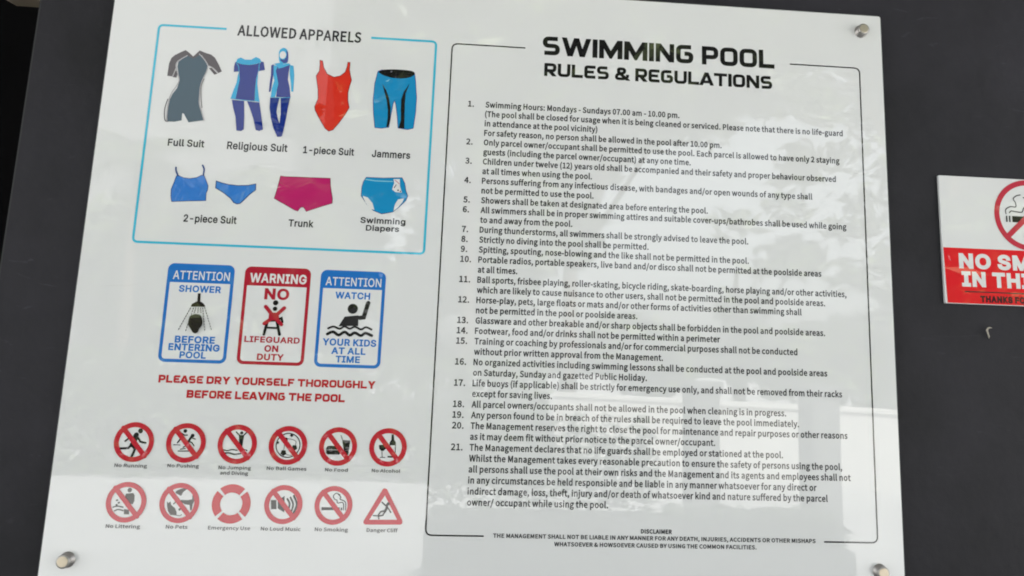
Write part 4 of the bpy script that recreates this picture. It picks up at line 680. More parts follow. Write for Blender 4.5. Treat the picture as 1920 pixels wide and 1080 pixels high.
RULES = [
 ['1', [['Swimming Hours: Mondays - Sundays 07.00 am - 10.00 pm.', 174.44, 301.6], ['(The pool shall be closed for usage when it is being cleaned or serviced. Please note that there is no life-guard', 159.47, 563.2], ['in attendance at the pool vicinity)', 144.5, 173.2], ['For safety reason, no person shall be allowed in the pool after 10.00 pm.', 129.53, 368.2]]],
 ['2', [['Only parcel owner/occupant shall be permitted to use the pool. Each parcel is allowed to have only 2 staying', 114.56, 556.6], ['guests (including the parcel owner/occupant) at any one time.', 99.59, 319.4]]],
 ['3', [['Children under twelve (12) years old shall be accompanied and their safety and proper behaviour observed', 84.62, 549.6], ['at all times when using the pool.', 69.65, 166.6]]],
 ['4', [['Persons suffering from any infectious disease, with bandages and/or open wounds of any type shall', 54.68, 511.1], ['not be permitted to use the pool.', 39.71, 169.6]]],
 ['5', [['Showers shall be taken at designated area before entering the pool.', 24.74, 345.9]]],
 ['6', [['All swimmers shall be in proper swimming attires and suitable cover-ups/bathrobes shall be used while going', 9.77, 564.1], ['to and away from the pool.', -5.2, 138.4]]],
 ['7', [['During thunderstorms, all swimmers shall be strongly advised to leave the pool.', -20.17, 408.6]]],
 ['8', [['Strictly no diving into the pool shall be permitted.', -35.13, 254.8]]],
 ['9', [['Spitting, spouting, nose-blowing and the like shall not be permitted in the pool.', -50.1, 409.1]]],
 ['10', [['Portable radios, portable speakers, live band and/or disco shall not be permitted at the poolside areas', -65.07, 522.1], ['at all times.', -80.04, 58.4]]],
 ['11', [['Ball sports, frisbee playing, roller-skating, bicycle riding, skate-boarding, horse playing and/or other activities,', -95.01, 560.5], ['which are likely to cause nuisance to other users, shall not be permitted in the pool and poolside areas.', -109.98, 526.6]]],
 ['12', [['Horse-play, pets, large floats or mats and/or other forms of activities other than swimming shall', -124.95, 489.6], ['not be permitted in the pool or poolside areas.', -139.92, 238.9]]],
 ['13', [['Glassware and other breakable and/or sharp objects shall be forbidden in the pool and poolside areas.', -154.89, 525.2]]],
 ['14', [['Footwear, food and/or drinks shall not be permitted within a perimeter', -169.86, 363.8]]],
 ['15', [['Training or coaching by professionals and/or for commercial purposes shall not be conducted', -184.83, 481.6], ['without prior written approval from the Management.', -199.8, 277.8]]],
 ['16', [['No organized activities including swimming lessons shall be conducted at the pool and poolside areas', -214.77, 526.8], ['on Saturday, Sunday and gazetted Public Holiday.', -229.74, 254.1]]],
 ['17', [['Life buoys (if applicable) shall be strictly for emergency use only, and shall not be removed from their racks', -244.71, 548.6], ['except for saving lives.', -259.68, 115.4]]],
 ['18', [['All parcel owners/occupants shall not be allowed in the pool when cleaning is in progress.', -274.65, 462.5]]],
 ['19', [['Any person found to be in breach of the rules shall be required to leave the pool immediately.', -289.62, 481.6]]],
 ['20', [['The Management reserves the right to close the pool for maintenance and repair purposes or other reasons', -304.59, 554.8], ['as it may deem fit without prior notice to the parcel owner/occupant.', -319.55, 355.6]]],
 ['21', [['The Management declares that no life guards shall be employed or stationed at the pool.', -334.52, 456.5], ['Whilst the Management takes every reasonable precaution to ensure the safety of persons using the pool,', -349.49, 545.1], ['all persons shall use the pool at their own risks and the Management and its agents and employees shall not', -364.46, 557.5], ['in any circumstances be held responsible and be liable in any manner whatsoever for any direct or', -379.43, 505.8], ['indirect damage, loss, theft, injury and/or death of whatsoever kind and nature suffered by the parcel', -394.4, 522.0], ['owner/ occupant while using the pool.', -409.37, 199.9]]],
]


def parse(s):
    adv, rest = s.split('|')
    cs = [[tuple(int(a) for a in p.split(',')) for p in c.split(' ')] for c in rest.split(';') if c]
    return int(adv), cs


FONT = {k: {c: parse(s) for c, s in g.items()} for k, g in GLYPHS.items()}
CAP = {'s': 770.0, 'i': 712.0}


def area(c):
    return sum(c[i - 1][0] * c[i][1] - c[i][0] * c[i - 1][1] for i in range(len(c))) / 2


def grow(c, d):
    """move a contour outwards by d along its right-hand normal"""
    n = len(c)
    out = []
    for i in range(n):
        a, b, e = Vector(c[i - 1]), Vector(c[i]), Vector(c[(i + 1) % n])
        t0, t1 = (b - a), (e - b)
        if t0.length < 1e-6 or t1.length < 1e-6:
            out.append(tuple(b))
            continue
        t0.normalize()
        t1.normalize()
        n0, n1 = Vector((t0.y, -t0.x)), Vector((t1.y, -t1.x))
        m = n0 + n1
        if m.length < 1e-3:
            m = n0
        m.normalize()
        k = 1 / max(0.62, m.dot(n0))
        out.append(tuple(b + m * d * k))
    return out


def fill(contours):
    """triangles inside a set of contours (non-zero winding, so overlaps stay filled)"""
    vs, es, k = [], [], 0
    for c in contours:
        n = len(c)
        vs += [Vector((p[0], p[1])) for p in c]
        es += [(k + i, k + (i + 1) % n) for i in range(n)]
        k += n
    ov, _, of, _, _, _ = delaunay_2d_cdt(vs, es, [], 1, 1e-4)
    out = []
    for f in of:
        cx_ = sum(ov[i].x for i in f) / len(f)
        cy_ = sum(ov[i].y for i in f) / len(f)
        wn_ = 0
        for c in contours:
            for i in range(len(c)):
                a, b = c[i - 1], c[i]
                if (a[1] <= cy_) != (b[1] <= cy_):
                    if a[0] + (cy_ - a[1]) / (b[1] - a[1]) * (b[0] - a[0]) > cx_:
                        wn_ += 1 if b[1] > a[1] else -1
        if wn_:
            out.append(tuple(f))
    return [(p.x, p.y) for p in ov], out


_cache = {}


def glyph(font, ch, bold):
    key = (font, ch, bold)
    if key not in _cache:
        adv, cs = FONT[font][ch]
        if not cs:
            _cache[key] = (adv, [], [])
        else:
            big = max(cs, key=lambda c: abs(area(c)))
            sg = 1 if area(big) > 0 else -1
            if bold:
                cs = [grow(c, bold * sg) for c in cs]
            vs, tris = fill(cs)
            _cache[key] = (adv + bold * 1.2, vs, tris)
    return _cache[key]


def smooth_path(pts, closed, k=4):
    n = len(pts)
    out = []
    rng = range(n) if closed else range(n - 1)
    for i in rng:
        if closed:
            p = [Vector(pts[(i + j) % n]) for j in (-1, 0, 1, 2)]
        else:
            p = [Vector(pts[max(0, min(n - 1, i + j))]) for j in (-1, 0, 1, 2)]
        for q in range(k):
            u = q / k
            v = 0.5 * ((2 * p[1]) + (p[2] - p[0]) * u + (2 * p[0] - 5 * p[1] + 4 * p[2] - p[3]) * u * u
                       + (3 * p[1] - p[0] - 3 * p[2] + p[3]) * u ** 3)
            out.append((v.x, v.y))
    if not closed:
        out.append(tuple(pts[-1]))
    return out


def round_path(pts, rad, closed=False, k=5):
    out = []
    n = len(pts)
    for i in range(n):
        b = Vector(pts[i])
        if not closed and i in (0, n - 1):
            out.append((b.x, b.y))
            continue
        a, e = Vector(pts[i - 1]), Vector(pts[(i + 1) % n])
        r = min(rad, (a - b).length * 0.5, (e - b).length * 0.5)
        p0, p1 = b + (a - b).normalized() * r, b + (e - b).normalized() * r
        for j in range(k + 1):
            u = j / k
            q = p0 * (1 - u) ** 2 + b * 2 * u * (1 - u) + p1 * u * u
            out.append((q.x, q.y))
    return out


def ribbon(pts, w, closed=False, caps=True):
    """a band of width w along a path, as a list of polygons that only touch"""
    n = len(pts)
    L, Rr = [], []
    for i in range(n):
        b = Vector(pts[i])
        a = Vector(pts[i - 1]) if (closed or i) else None
        e = Vector(pts[(i + 1) % n]) if (closed or i < n - 1) else None
        ts = []
        if a is not None and (b - a).length > 1e-9:
            ts.append((b - a).normalized())
        if e is not None and (e - b).length > 1e-9:
            ts.append((e - b).normalized())
        t = sum(ts, Vector((0, 0)))
        if t.length < 1e-3:
            t = ts[0]
        t.normalize()
        nn = Vector((-t.y, t.x))
        k = 1 / max(0.45, nn.dot(Vector((-ts[0].y, ts[0].x)))) if ts else 1
        L.append(b + nn * w / 2 * k)
        Rr.append(b - nn * w / 2 * k)
    polys = []
    for i in range(n if closed else n - 1):
        j = (i + 1) % n
        polys.append([tuple(L[i]), tuple(Rr[i]), tuple(Rr[j]), tuple(L[j])])
    if caps and not closed:
        for c, s, e in ((Vector(pts[0]), L[0], Rr[0]), (Vector(pts[-1]), Rr[-1], L[-1])):
            d0 = s - c
            fan = [tuple(c + Matrix.Rotation(math.pi * q / 6, 2) @ d0) for q in range(7)]
            polys.append(fan)
    return polys


def clip(poly, y0, y1):
    for lim, sg in ((y0, 1), (y1, -1)):
        out = []
        for i in range(len(poly)):
            a, b = poly[i - 1], poly[i]
            ia, ib = (a[1] - lim) * sg >= -1e-9, (b[1] - lim) * sg >= -1e-9
            if ia != ib:
                u = (lim - a[1]) / (b[1] - a[1])
                out.append((a[0] + (b[0] - a[0]) * u, lim))
            if ib:
                out.append(b)
        poly = out
        if len(poly) < 3:
            return []
    return poly


# the squarish display lettering: strokes on a unit cap height; x runs 0..w between stroke centres
def display(ch, t):
    h = t / 2
    W = {'S': .62, 'W': 1.2, 'I': 0, 'M': .92, 'N': .70, 'G': .64, 'P': .60, 'O': .66, 'L': .56, 'R': .62, 'U': .66,
         'E': .56, '&': .78, 'A': .80, 'T': .72, 'D': .66, 'Y': .74, 'F': .54, 'H': .66, 'B': .62, 'V': .80}[ch]
    lo, hi, mid = h, 1 - h, .5
    S_ = []      # (points, rounded, closed)
    e = .35      # overshoot for diagonals, clipped at cap height and baseline

    def diag(x0, y0, x1, y1):
        dx, dy = (x1 - x0), (y1 - y0)
        S_.append(([(x0 - dx * e, y0 - dy * e), (x1 + dx * e, y1 + dy * e)], 0, 0, 1.06))
    if ch == 'S':
        S_.append(([(W, hi), (0, hi), (0, mid), (W, mid), (W, lo), (-.02, lo)], .2, 0, 1))
    elif ch == 'W':
        q = W / 4
        diag(0, 1, q, 0); diag(q, 0, 2 * q, 1); diag(2 * q, 1, 3 * q, 0); diag(3 * q, 0, W, 1)
    elif ch == 'I':
        S_.append(([(0, 0), (0, 1)], 0, 0, 1.08))
    elif ch == 'M':
        S_.append(([(0, 0), (0, 1)], 0, 0, 1.05)); S_.append(([(W, 0), (W, 1)], 0, 0, 1.05))
        S_.append(([(0, 1.0), (W / 2, .16), (W, 1.0)], 0, 0, 1.1))
    elif ch == 'N':
        S_.append(([(0, 0), (0, 1)], 0, 0, 1)); S_.append(([(W, 0), (W, 1)], 0, 0, 1)); S_.append(([(0, .98), (W, .02)], 0, 0, 1.1))
    elif ch == 'G':
        S_.append(([(W, hi), (0, hi), (0, lo), (W, lo), (W, mid + .02), (W * .48, mid + .02)], .21, 0, 1))
    elif ch in 'PRBDF':
        S_.append(([(0, 0), (0, 1)], 0, 0, 1))
        if ch in 'PR':
            S_.append(([(0, hi), (W, hi), (W, .42), (0, .42)], .2, 0, 1))
            if ch == 'R':
                S_.append(([(W * .40, .44), (W + .04, -.05)], 0, 0, 1.08))
        elif ch == 'B':
            S_.append(([(0, hi), (W - .03, hi), (W - .03, mid), (0, mid)], .16, 0, 1))
            S_.append(([(0, mid), (W, mid), (W, lo), (0, lo)], .18, 0, 1))
        elif ch == 'D':
            S_.append(([(0, hi), (W, hi), (W, lo), (0, lo)], .26, 0, 1))
        else:
            S_.append(([(0, hi), (W + h, hi)], 0, 0, 1)); S_.append(([(0, .46), (W, .46)], 0, 0, .95))
    elif ch == 'O':
        S_.append(([(0, hi), (W, hi), (W, lo), (0, lo)], .22, 1, 1))
    elif ch == 'L':
        S_.append(([(0, 0), (0, 1)], 0, 0, 1)); S_.append(([(0, lo), (W + h, lo)], 0, 0, 1))
    elif ch == 'U':
        S_.append(([(0, 1), (0, lo), (W, lo), (W, 1)], .21, 0, 1))
    elif ch == 'E':
        S_.append(([(W + h, hi), (0, hi), (0, lo), (W + h, lo)], .12, 0, 1)); S_.append(([(0, mid), (W, mid)], 0, 0, .95))
    elif ch == '&':
        S_.append(([(.14, hi), (.14, .60), (.26, .52), (W + .12, -.06)], .08, 0, 1))
        S_.append(([(.14, .70), (.14, hi), (.56, hi), (.56, .60), (.30, .52), (0, .42), (0, lo), (.52, lo), (W, .26), (W, .46)], .16, 0, .95))
    elif ch == 'A':
        diag(0, 0, W / 2, 1.02); diag(W, 0, W / 2, 1.02); S_.append(([(W * .2, .27), (W * .8, .27)], 0, 0, .85))
    elif ch == 'T':
        S_.append(([(W / 2, 0), (W / 2, 1)], 0, 0, 1)); S_.append(([(-h, hi), (W + h, hi)], 0, 0, 1))
    elif ch == 'Y':
        S_.append(([(W / 2, 0), (W / 2, .45)], 0, 0, 1)); S_.append(([(-.03, 1.1), (W / 2, .42), (W + .03, 1.1)], 0, 0, 1.05))
    elif ch == 'H':
        S_.append(([(0, 0), (0, 1)], 0, 0, 1)); S_.append(([(W, 0), (W, 1)], 0, 0, 1)); S_.append(([(0, mid), (W, mid)], 0, 0, .95))
    elif ch == 'V':
        diag(0, 1, W / 2, -.02); diag(W / 2, -.02, W, 1)
    out = []
    for n_, (pts, rad, closed, k) in enumerate(S_):
        if rad:
            pts = round_path(pts, rad, bool(closed))
        for p in ribbon(pts, t * k, bool(closed), caps=False):
            p = clip(p, 0, 1)
            if p:
                out.append((n_, p))
    return W + t, out


def text_mesh(mb, font, s, x, z, width, cap, bold, y):
    """one line of lettering, baseline at z, starting at x, width and cap height in mm"""
    if font == 'T':
        adv, items = 0, []
        for ch in s:
            if ch == ' ':
                adv += .34
                continue
            if ch == 'A':
                adv -= .075
            w, ps = display(ch, bold)
            items.append((adv, ps))
            adv += w + (.095 if ch != 'A' else .02)
        adv -= .095
        sx = width / adv
        for a, ps in items:
            for n_, p in ps:
                mb.add([((x + (a + bold / 2 + q[0]) * sx) / 1000, (y - n_ * .02) / 1000, (z + q[1] * cap) / 1000) for q in p],
                       [tuple(range(len(p)))])
        return
    adv, items = 0, []
    for ch in s:
        a, vs, ts = glyph(font, ch, bold)
        items.append((adv, vs, ts))
        adv += a
    xs = [a + p[0] for a, vs, ts in items for p in vs]
    x_lo, x_hi = min(xs), max(xs)
    sx = width / (x_hi - x_lo) if width else cap / CAP[font]
    sz = cap / CAP[font]
    for a, vs, ts in items:
        if ts:
            mb.add([((x + (a + p[0] - x_lo) * sx) / 1000, y / 1000, (z + p[1] * sz) / 1000) for p in vs], ts)


def poly_mesh(mb, pts, y):
    vs, tris = fill([pts])
    mb.add([(p[0] / 1000, y / 1000, p[1] / 1000) for p in vs], tris)


def polys_mesh(mb, polys, y):
    for p in polys:
        mb.add([(q[0] / 1000, y / 1000, q[1] / 1000) for q in p], [tuple(range(len(p)))])


def ell(c, rx, rz, n=40):
    return [(c[0] + rx * math.cos(2 * math.pi * i / n), c[1] + rz * math.sin(2 * math.pi * i / n)) for i in range(n)]


def arc_polys(c, r, w, a0, a1):
    n = max(6, int(abs(a1 - a0) / 6))
    P = lambda rr, a: (c[0] + rr * math.cos(math.radians(a)), c[1] + rr * math.sin(math.radians(a)))
    A = [a0 + (a1 - a0) * i / n for i in range(n + 1)]
    return [[P(r, A[i]), P(r - w, A[i]), P(r - w, A[i + 1]), P(r, A[i + 1])] for i in range(n)]


def rounded_rect(x0, x1, z0, z1, r, rtop=None, k=6):
    rt = rtop if rtop else r
    out = []
    for cx_, cz_, a, rr in ((x1 - rt, z1 - rt, 0, rt), (x0 + rt, z1 - rt, 90, rt), (x0 + r, z0 + r, 180, r), (x1 - r, z0 + r, 270, r)):
        for i in range(k + 1):
            t = math.radians(a + 90 * i / k)
            out.append((cx_ + rr * math.cos(t), cz_ + rr * math.sin(t)))
    return out


# ---------------------------------------------------------------- the dark wall, the gap beside it
K = 1.0146                      # features of the wall lie 16 mm behind the board's face
WY = 0.016
w = MB()
w.box(-0.713, 3.4, WY, WY + 0.05, 0.0, 3.3)
wall = w.build('wall', WALL)
tag(wall, 'matt dark grey wall behind the white rules board and the red and white sign', 'wall')
e = MB()
e.box(-0.716, -0.7131, WY + 0.001, WY + 0.05, 0.0, 3.299)
e.build('wall_edge', WALL_EDGE, wall)

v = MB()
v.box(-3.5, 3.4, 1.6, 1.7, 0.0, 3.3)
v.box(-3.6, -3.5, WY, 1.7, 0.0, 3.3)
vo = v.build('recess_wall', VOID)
tag(vo, 'recess left of the dark grey wall, its darkness put into a black colour', 'recess')

b = MB()
prof = [(-1.06, 2.195), (-0.9012, 2.1146), (-0.8817, 2.1047), (-0.8425, 2.1043), (-0.60, 2.1043), (-0.60, 2.40), (-1.06, 2.40)]
n = len(prof)
ya, yb = 0.19, 0.22
b.add([(x, ya, z) for x, z in prof] + [(x, yb, z) for x, z in prof],
      [tuple(range(n)), tuple(range(2 * n - 1, n - 1, -1))] + [(i, i + n, (i + 1) % n + n, (i + 1) % n) for i in range(n)])
beige = b.build('ledge', BEIGE)
tag(beige, 'beige ledge with a slanted lower corner in the black gap, top left corner', 'ledge')

# ---------------------------------------------------------------- the rules board
board = bpy.data.objects.new('rules_board', None)
C.objects.link(board)
board.location = (0, 0, H0)
tag(board, 'large white swimming pool rules board with printed text, pictures and screw caps', 'sign board')


def slab(x0, x1, z0, z1, yf, yb, r, bev):
    """a sheet with rounded corners and a small chamfer round the front face"""
    mb = MB()
    A = rounded_rect(x0 + bev, x1 - bev, z0 + bev, z1 - bev, r)
    B = rounded_rect(x0, x1, z0, z1, r + bev)
    n_ = len(A)
    front = [(p[0] / 1000, yf / 1000, p[1] / 1000) for p in A]
    mid_ = [(p[0] / 1000, (yf + bev) / 1000, p[1] / 1000) for p in B]
    back = [(p[0] / 1000, yb / 1000, p[1] / 1000) for p in B]
    return n_, front, mid_, back


n_, fr, mi, ba = slab(-600.5, 601.5, -519, 368, 0, 6, 3, 2.6)
s1 = MB()
s1.add(fr, [tuple(range(n_))])
s1.build('face_sheet', M['white_ink'], board)
s2 = MB()
s2.add(fr + mi + ba, [(i, (i + 1) % n_, (i + 1) % n_ + n_, i + n_) for i in range(n_)]
       + [(i + n_, (i + 1) % n_ + n_, (i + 1) % n_ + 2 * n_, i + 2 * n_) for i in range(n_)] + [tuple(range(3 * n_ - 1, 2 * n_ - 1, -1))])
s2.build('sheet_edge', EDGE, board)


def lathe(prof, seg=32):
    """a turned piece on the y axis; prof = (radius, y) from front to back"""
    mb = MB()
    k = len(prof)
    mb.v = [(r * math.cos(2 * math.pi * j / seg) / 1000, y / 1000, r * math.sin(2 * math.pi * j / seg) / 1000)
            for r, y in prof for j in range(seg)]
    for i in range(k - 1):
        for j in range(seg):
            q = (j + 1) % seg
            mb.f.append((i * seg + j, i * seg + q, (i + 1) * seg + q, (i + 1) * seg + j))
    mb.f.append(tuple(range(seg - 1, -1, -1)))
    mb.f.append(tuple(range((k - 1) * seg, k * seg)))
    return mb


cap_mb = lathe([(7.4, -12.0), (8.4, -11.6), (9.0, -10.8), (9.0, -9.0), (8.4, -8.6), (8.4, -8.2), (9.0, -7.8), (9.0, -1.2), (10.4, -0.9), (10.4, -0.02)])
face_mb = lathe([(6.4, -12.35), (6.9, -12.15), (6.9, -12.02)])
post_mb = lathe([(8, 6.02), (8, 15.98)])
cap0 = cap_mb.build('screw_cap', STEEL, board)
bv = face_mb.build('cap_face', BRASSY, cap0)
ps0 = post_mb.build('spacer', STEEL, cap0)
for o in (cap0, ps0):
    o.data.polygons.foreach_set('use_smooth', [len(p.vertices) == 4 for p in o.data.polygons])
for i, (x, z) in enumerate(((565, 337), (-565, 337), (-563, -489), (562, -489))):
    if i == 0:
        c_ = cap0
    else:
        c_ = cap0.copy()
        C.objects.link(c_)
        for ch in (bv, ps0):
            d_ = ch.copy()
            C.objects.link(d_)
            d_.parent = c_
    c_.location = (x / 1000, 0, z / 1000)

parts = {}
LAY = {}
for it in PRINT:
    pid, sub, mat, kind = it[:4]
    d = it[4:]
    y = -(0.25 + 0.05 * LAY.get(pid, 0))
    LAY[pid] = LAY.get(pid, 0) + 1
    mb = MB()
    if kind == 'p':
        pts = smooth_path(d[0], True) if d[1] else d[0]
        poly_mesh(mb, pts, y)
    elif kind == 'P':
        poly_mesh(mb, round_path(d[0], 1.5, True, 3), y)
    elif kind == 's':
        pts, wd, closed, sm = (list(d) + [0, 0])[:4]
        if sm:
            pts = smooth_path(pts, bool(closed))
        polys_mesh(mb, ribbon(pts, wd, bool(closed)), y)
    elif kind == 'd':
        poly_mesh(mb, ell(d[0], d[1], d[2]), y)
    elif kind == 'r':
        polys_mesh(mb, arc_polys(d[0], d[1], d[2], 0, 360), y)
    elif kind == 'a':
        polys_mesh(mb, arc_polys(d[0], d[1], d[2], d[3], d[4]), y)
    elif kind == 'R':
        x0, x1, z0, z1 = d[0]
        poly_mesh(mb, rounded_rect(x0, x1, z0, z1, d[1], d[1] if d[2] else 0.8), y)
    elif kind == 'c':
        polys_mesh(mb, ribbon(round_path(d[0], d[2]), d[1], False, False), y)
    elif kind == 't':
        text_mesh(mb, d[0], d[1], d[2], d[3], d[4], d[5], d[6], y)
    if sub is None:
        parts[pid] = mb.build(pid.split('#')[0], M[mat], board)
    else:
        mb.build(sub, M[mat], parts[pid])

BODY_CAP, BODY_BOLD = 8.6, 32
for num, lines in RULES:
    mb = MB()
    for s, z, width in lines:
        text_mesh(mb, 's', s, -34.0, z, width, BODY_CAP, BODY_BOLD, -0.25)
    rule = mb.build('rule', M['dark_ink'], board)
    mb = MB()
    text_mesh(mb, 's', num + '.', -60.5, lines[0][1], 0, BODY_CAP, BODY_BOLD, -0.25)
    mb.build('rule_number', M['dark_ink'], rule)

# ---------------------------------------------------------------- the small sign at the right
SX, SZ = 690.5, 102.0            # its top left corner, mm
NS = bpy.data.objects.new('no_smoking_sign', None)
C.objects.link(NS)
NS.location = (0, WY - 0.0045, H0)
tag(NS, 'red and white no smoking sign stuck on the dark wall, cut off at right', 'sign')
cxr = 837.0
sw = 2 * (cxr - SX)
TOP, BOT, BAND = 107.5, -97.0, -9.0
n_, fr, mi, ba = slab(SX, SX + sw, BOT, TOP, 0, 4.4, 1.0, 0.5)
s1 = MB()
s1.add(fr + mi + ba, [tuple(range(n_))] + [(i, (i + 1) % n_, (i + 1) % n_ + n_, i + n_) for i in range(n_)]
       + [(i + n_, (i + 1) % n_ + n_, (i + 1) % n_ + 2 * n_, i + 2 * n_) for i in range(n_)])
s1.build('sheet', M['white_ink'], NS)
RED = ink('bright_red_ink', (0.76, 0.006, 0.014))
RING = ink('ring_red_ink', (0.55, 0.03, 0.06))
s1 = MB()
poly_mesh(s1, [(SX + 3.5, BOT + 1.0), (SX + sw - 3.5, BOT + 1.0), (SX + sw - 3.5, BAND), (SX + 1.2, BAND)], -0.3)
band = s1.build('red_band', RED, NS)
for s, x, z, width, cp, bd, mt in (('NO SMOKING', 716, -39.5, 242, 20.5, 62, 'white_ink'), ('IN THIS AREA', 719, -68, 236, 20.5, 62, 'white_ink'),
                               ('THANKS FOR NOT SMOKING', 747.5, -92.5, 178, 8.6, 80, 'oxblood_ink')):
    mb = MB()
    text_mesh(mb, 'i', s, x, z, width, cp, bd, -0.4)
    mb.build('sign_word', M[mt], band)
mb = MB()
polys_mesh(mb, ribbon([(723, -77.5), (951, -77.5)], 1.7, False, False), -0.4)
mb.build('underline', M['dark_ink'], band)
cr = (cxr, 48.5)
mb = MB()
poly_mesh(mb, [(cr[0] - 28, cr[1] - 2), (cr[0] + 36, cr[1] - 2), (cr[0] + 36, cr[1] - 12), (cr[0] - 28, cr[1] - 12)], -0.35)
cig = mb.build('cigarette', M['black_ink'], NS)
for q in (-33.5, -38.5):
    mb = MB()
    poly_mesh(mb, [(cr[0] + q, cr[1] - 2), (cr[0] + q + 2.4, cr[1] - 2), (cr[0] + q + 2.4, cr[1] - 12), (cr[0] + q, cr[1] - 12)], -0.35)
    mb.build('ash_bar', M['dark_ink'], cig)
for pts in ([(-38, 1), (-38, 8), (-30, 13), (-21, 13), (-21, 20), (-24, 26), (-19, 31), (-12, 33)], [(-32, 3), (-29, 6), (-20, 5), (-11, 5), (-8, 11), (-3, 17), (-2, 25), (-7, 29)]):
    mb = MB()
    polys_mesh(mb, ribbon(smooth_path([(cr[0] + a, cr[1] + b) for a, b in pts], False), 1.7), -0.35)
    mb.build('smoke_curl', M['grey_ink'], cig)
mb = MB()
polys_mesh(mb, arc_polys(cr, 57.5, 8.5, 0, 360), -0.45)
rg = mb.build('ring', RING, NS)
mb = MB()
polys_mesh(mb, ribbon([(cr[0] - 38, cr[1] - 36), (cr[0] + 38, cr[1] + 36)], 8.5, False, False), -0.5)
mb.build('slash', RING, rg)

# a bent flake of plaster stuck on the wall under the small sign
def tube(pts, rads, seg=8):
    mb = MB()
    k = len(pts)
    for i, (p, r) in enumerate(zip(pts, rads)):
        p = Vector(p)
        t = (Vector(pts[min(i + 1, k - 1)]) - Vector(pts[max(i - 1, 0)])).normalized()
        u = t.cross(Vector((0, 1, 0.01))).normalized()
        v_ = t.cross(u)
        mb.v += [tuple(p + (u * math.cos(2 * math.pi * j / seg) + v_ * math.sin(2 * math.pi * j / seg)) * r) for j in range(seg)]
    for i in range(k - 1):
        for j in range(seg):
            q = (j + 1) % seg
            mb.f.append((i * seg + j, i * seg + q, (i + 1) * seg + q, (i + 1) * seg + j))
    mb.f.append(tuple(range(seg - 1, -1, -1)))
    mb.f.append(tuple(range((k - 1) * seg, k * seg)))
    return mb


fx, fz = 0.7565, H0 - 0.1400
fl = tube([(fx + 0.0085, -0.002 + WY, fz + 0.0075), (fx + 0.004, -0.004 + WY, fz + 0.0078), (fx, -0.005 + WY, fz + 0.0066),
           (fx - 0.0022, -0.0055 + WY, fz + 0.0035), (fx - 0.0005, -0.005 + WY, fz - 0.001), (fx + 0.002, -0.003 + WY, fz - 0.006),
           (fx + 0.0032, -0.001 + WY, fz - 0.0088)],
          [0.0004, 0.0009, 0.0012, 0.0015, 0.0012, 0.0011, 0.0004]).build('plaster_flake', CHIP, smooth=True)
tag(fl, 'tiny pale bent flake on the dark wall below the no smoking sign', 'flake')

# ---------------------------------------------------------------- what stands behind the photographer (seen mirrored in the board), plus an added roof and dark boxes
PAVE = plain('pale_paving', (0.35, 0.35, 0.345), 0.8, vary=0.15, vscale=1.5, bump=0.2, bscale=40)
WHITE = plain('white_render', (0.58, 0.57, 0.54), 0.8, vary=0.08, vscale=2)
GREYP = plain('grey_post_paint', (0.10, 0.10, 0.10), 0.6, vary=0.1)
ADDED_ROOF = plain('added_roof_paint', (0.30, 0.29, 0.27), 0.7, vary=0.05)
BARK = plain('bark', (0.10, 0.075, 0.05), 0.9, vary=0.3, vscale=14, stretch=(1, 1, 0.2))


def leaf_mat(name, a, b_):
    m, nt, bs = nodes(name)
    oi = nt.nodes.new('ShaderNodeNewGeometry')
    rmp = nt.nodes.new('ShaderNodeValToRGB')
    rmp.color_ramp.elements[0].color = (*a, 1)
    rmp.color_ramp.elements[1].color = (*b_, 1)
    nt.links.new(oi.outputs['Random Per Island'], rmp.inputs['Fac'])
    nt.links.new(rmp.outputs['Color'], bs.inputs['Base Color'])
    bs.inputs['Roughness'].default_value = 0.5
    return m


LEAF = leaf_mat('leaves', (0.035, 0.06, 0.015), (0.11, 0.14, 0.04))
HEDGE = leaf_mat('hedge_leaves', (0.03, 0.05, 0.015), (0.08, 0.11, 0.035))
g = MB()
g.box(-150, 150, -150, 6, -0.2, 0.0)
tag(g.build('ground', PAVE), kind='structure')
r = MB()
r.box(-3.6, 3.4, -1.55, 1.7, 3.30, 3.45)  # unseen roof, added to cut the sky light reaching the board
tag(r.build('sky_block_roof', ADDED_ROOF), 'added flat roof above the wall, out of view, blocks the high sky', 'roof')


def leaves(mb, rnd, c, rad, n, size, shell=0.35):    # pointed blades spread through an ellipsoid
    for _ in range(n):
        d = Vector((rnd.gauss(0, 1), rnd.gauss(0, 1), rnd.gauss(0, 1))).normalized()
        k = shell + (1 - shell) * rnd.random() ** 0.6
        p = Vector(c) + Vector((d.x * rad[0], d.y * rad[1], d.z * rad[2])) * k
        a = Vector((rnd.gauss(0, 1), rnd.gauss(0, 1), rnd.gauss(0, .6))).normalized() * size * rnd.uniform(.6, 1.4)
        q = a.cross(Vector((rnd.gauss(0, 1), rnd.gauss(0, 1), rnd.gauss(0, 1)))).normalized() * size * .38
        mb.add([tuple(p - a), tuple(p + q), tuple(p + a), tuple(p - q)], [(0, 1, 2, 3)])


